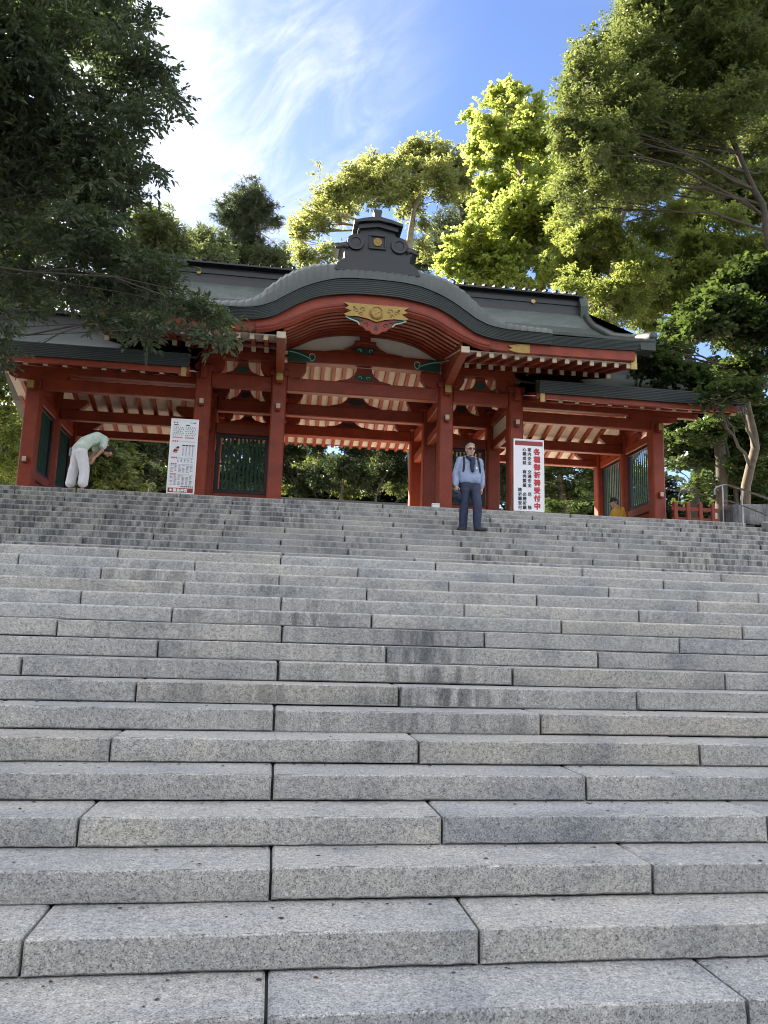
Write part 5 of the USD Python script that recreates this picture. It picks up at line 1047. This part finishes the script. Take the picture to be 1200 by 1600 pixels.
# ------------------------------------------------------------------ people
_SPH = trimesh.creation.icosphere(2).vertices
def form(hulls, L=0.022, it=8):
    """one smooth surface round groups of spheres (x, y, z, r); each group is the hull of its spheres"""
    ms = [m3.Manifold.hull_points(np.vstack([_SPH * q[3] + A(q[:3]) for q in g])) for g in hulls]
    m = m3.Manifold.batch_boolean(ms, m3.OpType.Add).refine_to_length(L).to_mesh()
    t = trimesh.Trimesh(m.vert_properties[:, :3], m.tri_verts, process=True)
    trimesh.smoothing.filter_taubin(t, iterations=it)
    return np.array(t.vertices), np.array(t.faces)
def wrinkle(m, amp=0.007, sc=(16, 16, 9), seed=0):
    v, f = m; t = trimesh.Trimesh(v, f, process=False); n = np.array(t.vertex_normals)
    d = np.abs(meshkit.fbm(v * A(sc) + seed * 5.1, 3, seed) - 0.5) * 2
    return v + n * ((0.35 - d) * amp * 1.6)[:, None], f
def chain(*q): return [[q[i], q[i + 1]] for i in range(len(q) - 1)]
def hand(w, d, s, n, curl=0.5):
    """palm and five fingers from the wrist w: d along the hand, s towards the thumb, n the way the fingers close"""
    w, d, s, n = (A(x, float) for x in (w, d, s, n)); out = []
    P = lambda a, b, c, r: (*(w + d * a + s * b + n * c), r)
    out.append([P(0, 0, 0, 0.026), P(0.08, 0.028, 0, 0.013), P(0.08, -0.03, 0, 0.013), P(0.03, 0.022, 0, 0.018), P(0.03, -0.02, 0, 0.018)])
    for b, L in ((0.030, 0.070), (0.010, 0.078), (-0.011, 0.072), (-0.031, 0.056)):
        out += chain(P(0.078, b, 0, 0.0105), P(0.078 + L * 0.42 * math.cos(curl * 0.6), b * 1.08, L * 0.42 * math.sin(curl * 0.6), 0.0098), P(0.078 + L * (0.42 * math.cos(curl * 0.6) + 0.52 * math.cos(curl * 1.5)), b * 1.12, L * (0.42 * math.sin(curl * 0.6) + 0.52 * math.sin(curl * 1.5)), 0.0085))
    out += chain(P(0.02, 0.025, 0.0, 0.015), P(0.05, 0.052, 0.018, 0.012), P(0.078, 0.056, 0.034, 0.0095))
    return out
def head_forms(c, fwd, upv, k=1.0):
    c, f, u = A(c, float), A(fwd, float), A(upv, float); s = np.cross(f, u)
    Q = lambda a, b, e, r: (*(c + (f * a + s * b + u * e) * k), r * k)
    return Q, [[Q(-0.02, 0, 0.035, 0.085), Q(0.025, 0, 0.03, 0.078), Q(0.0, 0, -0.01, 0.072)], [Q(0.03, 0, -0.02, 0.062), Q(0.052, 0, -0.085, 0.030), Q(0.03, 0.022, -0.075, 0.032), Q(0.03, -0.022, -0.075, 0.032)],
               [Q(0.10, 0, 0.010, 0.008), Q(0.118, 0, -0.028, 0.012), Q(0.098, 0.010, -0.03, 0.010), Q(0.098, -0.010, -0.03, 0.010)], [Q(0.088, 0.016, -0.058, 0.010), Q(0.088, -0.016, -0.058, 0.010)],
               [Q(0.085, 0.035, 0.020, 0.012), Q(0.085, -0.035, 0.020, 0.012)],
               [Q(-0.005, 0.080, 0.012, 0.016), Q(-0.01, 0.080, -0.022, 0.012)], [Q(-0.005, -0.080, 0.012, 0.016), Q(-0.01, -0.080, -0.022, 0.012)]]
# man coming down the steps
sz = up_z(5)
man = thing('person', (3.47, up_y(5) + 0.21, sz), 0.10, label='person in light blue shirt and navy trousers coming down the steps in sunglasses', cat='person')
Q, hf = head_forms((0.0, -0.035, 1.545), (0, -1, 0), (0, 0, 1))
body = hf + chain((0, -0.02, 1.50, 0.055), (0, 0.0, 1.36, 0.060), (0, 0.0, 1.2, 0.12), (0, 0.0, 0.95, 0.12))
arms = [chain((-0.185, 0.0, 1.335, 0.05), (-0.255, 0.025, 1.08, 0.042), (-0.272, -0.035, 0.85, 0.028)), chain((0.185, 0.0, 1.335, 0.05), (0.25, 0.05, 1.08, 0.042), (0.245, 0.02, 0.85, 0.028))]
legs = [chain((-0.085, 0.0, 0.88, 0.085), (-0.105, -0.015, 0.47, 0.055), (-0.11, 0.03, 0.09, 0.038)), chain((0.085, 0.0, 0.88, 0.085), (0.105, -0.14, 0.49, 0.055), (0.11, -0.13, 0.09, 0.038))]
body += [[(0, 0, 1.30, 0.06), (-0.18, 0, 1.33, 0.05)], [(0, 0, 1.30, 0.06), (0.18, 0, 1.33, 0.05)]] + arms[0] + arms[1] + legs[0] + legs[1]
body += hand((-0.274, -0.04, 0.84), (-0.02, -0.15, -0.985), (0.3, -0.93, 0.16), (0.95, 0.3, 0), 0.95) + hand((0.245, 0.018, 0.84), (0.02, -0.1, -0.99), (-0.3, -0.95, 0.1), (-0.95, 0.3, 0), 0.7)
obj('body', form(body, 0.016, 5), 'skin', man, True)
obj('shirt', wrinkle(form([[(-0.11, 0, 1.30, 0.095), (0.11, 0, 1.30, 0.095), (-0.11, -0.01, 1.15, 0.12), (0.11, -0.01, 1.15, 0.12)], [(-0.11, -0.01, 1.15, 0.12), (0.11, -0.01, 1.15, 0.12), (-0.09, -0.015, 1.0, 0.125), (0.09, -0.015, 1.0, 0.125)], [(-0.085, -0.01, 1.0, 0.125), (0.085, -0.01, 1.0, 0.125), (-0.085, -0.005, 0.955, 0.10), (0.085, -0.005, 0.955, 0.10)],
    [(-0.05, 0, 1.40, 0.05), (0.05, 0, 1.40, 0.05), (-0.17, 0, 1.335, 0.068), (0.17, 0, 1.335, 0.068)]] + chain((-0.185, 0.0, 1.335, 0.075), (-0.255, 0.025, 1.09, 0.066), (-0.27, -0.02, 0.91, 0.055), (-0.272, -0.033, 0.872, 0.042)) + chain((0.185, 0.0, 1.335, 0.075), (0.25, 0.05, 1.09, 0.066), (0.247, 0.03, 0.91, 0.055), (0.245, 0.022, 0.872, 0.042)), 0.013, 6), 0.011, (17, 17, 12), 2), 'shirt_blue', man, True)
obj('trousers', wrinkle(form([[(-0.075, 0, 0.98, 0.098), (0.075, 0, 0.98, 0.098), (-0.085, 0, 0.86, 0.112), (0.085, 0, 0.86, 0.112)]] + chain((-0.088, 0.0, 0.86, 0.108), (-0.108, -0.015, 0.47, 0.080), (-0.112, 0.022, 0.11, 0.070), (-0.112, 0.022, 0.075, 0.070)) + chain((0.088, 0.0, 0.86, 0.108), (0.108, -0.135, 0.49, 0.082), (0.112, -0.125, 0.11, 0.070), (0.112, -0.125, 0.075, 0.070)), 0.014, 6), 0.012, (15, 15, 8), 3), 'trouser_navy', man, True)
for x, y, a in ((-0.112, 0.02, -0.10), (0.112, -0.13, 0.08)):
    obj('shoe', form([[(x, y + 0.055, 0.042, 0.042), (x + a * 0.1, y - 0.06, 0.046, 0.042), (x, y + 0.02, 0.075, 0.04)], [(x + a * 0.1, y - 0.05, 0.042, 0.042), (x + a * 1.4, y - 0.155, 0.030, 0.030)]], 0.016, 4), 'shoe_dark', man, True)
hv, hfc = form([[Q(-0.028, 0, 0.045, 0.090), Q(0.0, 0, 0.06, 0.082)], [Q(-0.05, 0, -0.01, 0.070), Q(-0.028, 0, 0.04, 0.085)], [Q(-0.01, 0.062, 0.03, 0.030), Q(-0.01, -0.062, 0.03, 0.030), Q(0.05, 0.03, 0.085, 0.035), Q(0.05, -0.03, 0.085, 0.035)]], 0.014, 4)
obj('hair', (hv, hfc), 'hair_grey', man, True)
gl = obj('sunglasses', cat(*[lathe([(0.001, 0), (0.026, 0.0), (0.028, 0.004), (0.026, 0.008), (0.001, 0.009)], 12)]), 'lacquer', man) if False else None
gv = []
for q in (-1, 1):
    v, f = lathe([(0.001, 0), (0.026, 0.0), (0.028, 0.004), (0.026, 0.008), (0.001, 0.009)], 14)
    gv.append((np.stack([v[:, 0] * 1.15 + q * 0.034, -0.035 - 0.098 - v[:, 2] + 0.001 * 0, v[:, 1] * 0.85 + 1.553], 1), f)); gv.append(bar((q * 0.06, -0.13, 1.558), (q * 0.084, -0.03, 1.558), 0.004, 0.007, 0.001))
gv.append(bar((-0.012, -0.138, 1.558), (0.012, -0.138, 1.558), 0.005, 0.006, 0.001))
obj('sunglasses', cat(*gv), 'lacquer', man, 40)
obj('mouth', form([[(-0.020, -0.128, 1.484, 0.005), (0, -0.131, 1.486, 0.006), (0.020, -0.128, 1.484, 0.005)]], 0.006, 1), 'ink_pink', man, True)
obj('scarf', form(chain((-0.075, -0.02, 1.40, 0.038), (-0.04, -0.085, 1.375, 0.040), (0.02, -0.125, 1.34, 0.04), (0.0, -0.14, 1.25, 0.042), (0.005, -0.15, 1.13, 0.034)) + chain((-0.075, -0.02, 1.40, 0.038), (0, 0.065, 1.42, 0.036), (0.075, -0.01, 1.40, 0.038), (0.045, -0.09, 1.365, 0.036), (0.03, -0.13, 1.27, 0.036)), 0.018, 5), 'navy_cloth', man, True)
for q in (-1, 1):
    obj('strap', tube([(q * 0.165, -0.07, 1.03), (q * 0.16, -0.125, 1.15), (q * 0.145, -0.115, 1.28), (q * 0.135, -0.06, 1.395), (q * 0.13, 0.06, 1.40), (q * 0.13, 0.14, 1.28)], 0.021, 8), 'black_cloth', man, True)
obj('backpack', form([[(-0.10, 0.17, 1.30, 0.06), (0.10, 0.17, 1.30, 0.06), (-0.11, 0.18, 1.02, 0.075), (0.11, 0.18, 1.02, 0.075)]], 0.03, 4), 'black_cloth', man, True)
obj('pocket_card', box(0.07, 0.10, -0.150, -0.143, 1.165, 1.205, 0.002), 'sign_frame', man)
cap = thing('cap', (3.19, up_y(5) + 0.09, sz + 0.68), 0.3, label='dark navy cap held by its brim in the hand of the man on the steps', cat='cap')
obj('crown', form([[(0.02, 0, 0.0, 0.075), (0.05, 0.02, -0.06, 0.07), (0.0, 0.0, -0.03, 0.07)]], 0.02, 4), 'navy_cloth', cap, True)
obj('brim', form([[(-0.02, -0.04, 0.055, 0.012), (-0.07, -0.06, 0.02, 0.012), (0.0, -0.07, 0.0, 0.012), (0.03, -0.02, 0.06, 0.012)]], 0.02, 2), 'navy_cloth', cap, True)

# woman bowing towards the shrine at the top of the steps, left
wom = thing('person', (-4.02, 12.95, FLOOR), math.radians(124), label='person in white wide trousers and mint top bowing deeply at the left of the steps', cat='person')
Qw, hw = head_forms((0.0, -0.535, 0.985), (0, -0.15, -0.99), (0, -0.99, 0.15), 0.93)
spine = [(0, 0.05, 0.90, 0.11), (0, -0.06, 1.08, 0.11), (0, -0.24, 1.19, 0.11), (0, -0.40, 1.17, 0.10)]
bodyw = hw + chain(*spine) + chain((0, -0.42, 1.17, 0.06), (0, -0.51, 1.06, 0.05))
for q in (-1, 1):
    bodyw += [[(0, -0.38, 1.17, 0.07), (q * 0.15, -0.38, 1.16, 0.045)]] + chain((q * 0.155, -0.38, 1.15, 0.042), (q * 0.19, -0.33, 0.93, 0.036), (q * 0.165, -0.20, 0.76, 0.026))
    bodyw += hand((q * 0.164, -0.195, 0.755), (-q * 0.12, 0.35, -0.93), (-q * 0.5, -0.8, -0.2), (-q * 0.85, 0.45, 0.2), 0.35)
    bodyw += chain((q * 0.08, 0.04, 0.86, 0.08), (q * 0.11, 0.03 + 0.06 * q, 0.46, 0.05), (q * 0.12, 0.05 + 0.08 * q, 0.08, 0.032))
obj('body', form(bodyw, 0.016, 5), 'skin', wom, True)
obj('blouse', wrinkle(form([[(-0.10, 0.05, 0.93, 0.115), (0.10, 0.05, 0.93, 0.115), (-0.10, -0.06, 1.09, 0.115), (0.10, -0.06, 1.09, 0.115)], [(-0.10, -0.06, 1.09, 0.115), (0.10, -0.06, 1.09, 0.115), (-0.10, -0.24, 1.195, 0.118), (0.10, -0.24, 1.195, 0.118)], [(-0.10, -0.24, 1.195, 0.118), (0.10, -0.24, 1.195, 0.118), (-0.10, -0.38, 1.17, 0.095), (0.10, -0.38, 1.17, 0.095)]]
    + chain((-0.15, -0.37, 1.155, 0.075), (-0.185, -0.34, 1.02, 0.068)) + chain((0.15, -0.37, 1.155, 0.075), (0.185, -0.34, 1.02, 0.068)), 0.014, 6), 0.011, (16, 12, 16), 4), 'mint_cloth', wom, True)
obj('trousers', wrinkle(form([[(-0.09, 0.05, 0.97, 0.098), (0.09, 0.05, 0.97, 0.098), (-0.10, 0.05, 0.84, 0.115), (0.10, 0.05, 0.84, 0.115)]] + chain((-0.10, 0.05, 0.84, 0.112), (-0.115, -0.04, 0.46, 0.095), (-0.12, -0.03, 0.22, 0.092)) + chain((0.10, 0.05, 0.84, 0.112), (0.115, 0.10, 0.46, 0.095), (0.12, 0.13, 0.22, 0.092)), 0.014, 6), 0.016, (13, 13, 4), 6), 'white_cloth', wom, True)
for q in (-1, 1):
    obj('shoe', moved(form([[(q * 0.12, 0.085, 0.040, 0.038), (q * 0.12, -0.04, 0.040, 0.038), (q * 0.12, 0.06, 0.07, 0.035)], [(q * 0.12, -0.04, 0.038, 0.037), (q * 0.125, -0.125, 0.028, 0.028)]], 0.016, 4), (0, 0.08 * q, 0)), 'shoe_white', wom, True)
obj('hair', form([[Qw(-0.03, 0, 0.04, 0.095), Qw(0.0, 0, 0.055, 0.085)], [Qw(-0.045, 0, -0.05, 0.085), Qw(-0.03, 0, 0.03, 0.092)], [Qw(0.0, 0.07, -0.03, 0.035), Qw(-0.03, 0.065, 0.02, 0.05)], [Qw(0.0, -0.07, -0.03, 0.035), Qw(-0.03, -0.065, 0.02, 0.05)]], 0.016, 4), 'hair_black', wom, True)
obj('bag_strap', tube([(-0.10, -0.44, 1.13), (-0.06, -0.40, 1.272), (-0.03, -0.24, 1.315), (0.03, -0.10, 1.235), (0.12, 0.04, 1.08), (0.19, 0.09, 0.98)], 0.011, 6), 'black_cloth', wom, True)
obj('pouch', form([[(0.215, 0.06, 0.94, 0.035), (0.225, 0.14, 0.94, 0.035), (0.22, 0.08, 0.82, 0.04), (0.225, 0.14, 0.82, 0.04)]], 0.02, 4), 'ink_grey', wom, True)

# seated man in yellow inside the right gallery, and the low bench under him
bench = thing('low_bench', (8.85, 15.9, FLOOR), label='low wooden bench along the right gallery wall under the man in yellow', cat='bench')
obj('seat', box(-0.20, 0.20, -0.7, 0.7, 0.28, 0.33, 0.008), 'wood', bench)
for y in (-0.55, 0.55):
    for x in (-0.15, 0.15): obj('leg', box(x - 0.03, x + 0.03, y - 0.03, y + 0.03, 0, 0.279, 0.005), 'wood', bench)
yel = thing('person', (8.80, 15.85, FLOOR), math.radians(-80), label='person in yellow shirt and black cap sitting in the right gallery', cat='person')
Qy, hy = head_forms((0.0, -0.16, 1.00), (0, -0.95, -0.30), (0, -0.30, 0.95))
by = hy + chain((0, -0.12, 0.94, 0.052), (0, -0.06, 0.84, 0.06), (0, -0.02, 0.65, 0.12), (0, 0.05, 0.43, 0.12))
for q in (-1, 1):
    by += [[(0, -0.05, 0.80, 0.06), (q * 0.17, -0.05, 0.80, 0.05)]] + chain((q * 0.175, -0.05, 0.80, 0.048), (q * 0.22, -0.14, 0.56, 0.04), (q * 0.15, -0.36, 0.52, 0.028)) + hand((q * 0.148, -0.37, 0.518), (-q * 0.25, -0.95, -0.15), (-q * 0.9, 0.2, 0.3), (0, -0.1, -1), 0.4)
    by += chain((q * 0.09, 0.03, 0.42, 0.085), (q * 0.13, -0.40, 0.44, 0.058), (q * 0.13, -0.36, 0.08, 0.038))
obj('body', form(by, 0.017, 5), 'skin', yel, True)
obj('shirt', form([[(-0.10, 0.05, 0.45, 0.12), (0.10, 0.05, 0.45, 0.12), (-0.11, -0.02, 0.65, 0.12), (0.11, -0.02, 0.65, 0.12)], [(-0.11, -0.02, 0.65, 0.12), (0.11, -0.02, 0.65, 0.12), (-0.15, -0.05, 0.79, 0.075), (0.15, -0.05, 0.79, 0.075)], [(-0.05, -0.07, 0.86, 0.05), (0.05, -0.07, 0.86, 0.05), (-0.16, -0.05, 0.80, 0.065), (0.16, -0.05, 0.80, 0.065)]] + chain((-0.175, -0.05, 0.80, 0.07), (-0.215, -0.12, 0.62, 0.062)) + chain((0.175, -0.05, 0.80, 0.07), (0.215, -0.12, 0.62, 0.062)), 0.022, 6), 'yellow_cloth', yel, True)
obj('trousers', form(chain((-0.09, 0.04, 0.42, 0.11), (-0.13, -0.40, 0.44, 0.078), (-0.13, -0.36, 0.12, 0.068)) + chain((0.09, 0.04, 0.42, 0.11), (0.13, -0.40, 0.44, 0.078), (0.13, -0.36, 0.12, 0.068)) + [[(-0.09, 0.04, 0.44, 0.11), (0.09, 0.04, 0.44, 0.11)]], 0.024, 5), 'trouser_navy', yel, True)
for q in (-1, 1): obj('shoe', form([[(q * 0.13, -0.33, 0.04, 0.04), (q * 0.13, -0.50, 0.032, 0.032), (q * 0.13, -0.36, 0.06, 0.04)]], 0.018, 4), 'shoe_dark', yel, True)
obj('cap', form([[Qy(-0.025, 0, 0.045, 0.092), Qy(0.015, 0, 0.06, 0.086)], [Qy(0.05, 0.05, 0.05, 0.012), Qy(0.05, -0.05, 0.05, 0.012), Qy(0.155, 0.03, 0.035, 0.010), Qy(0.155, -0.03, 0.035, 0.010)]], 0.016, 3), 'black_cloth', yel, True)
obj('hair', form([[Qy(-0.05, 0, -0.02, 0.07), Qy(-0.035, 0, 0.03, 0.083)], [Qy(-0.01, 0.06, 0.01, 0.03), Qy(-0.01, -0.06, 0.01, 0.03)]], 0.016, 3), 'hair_black', yel, True)
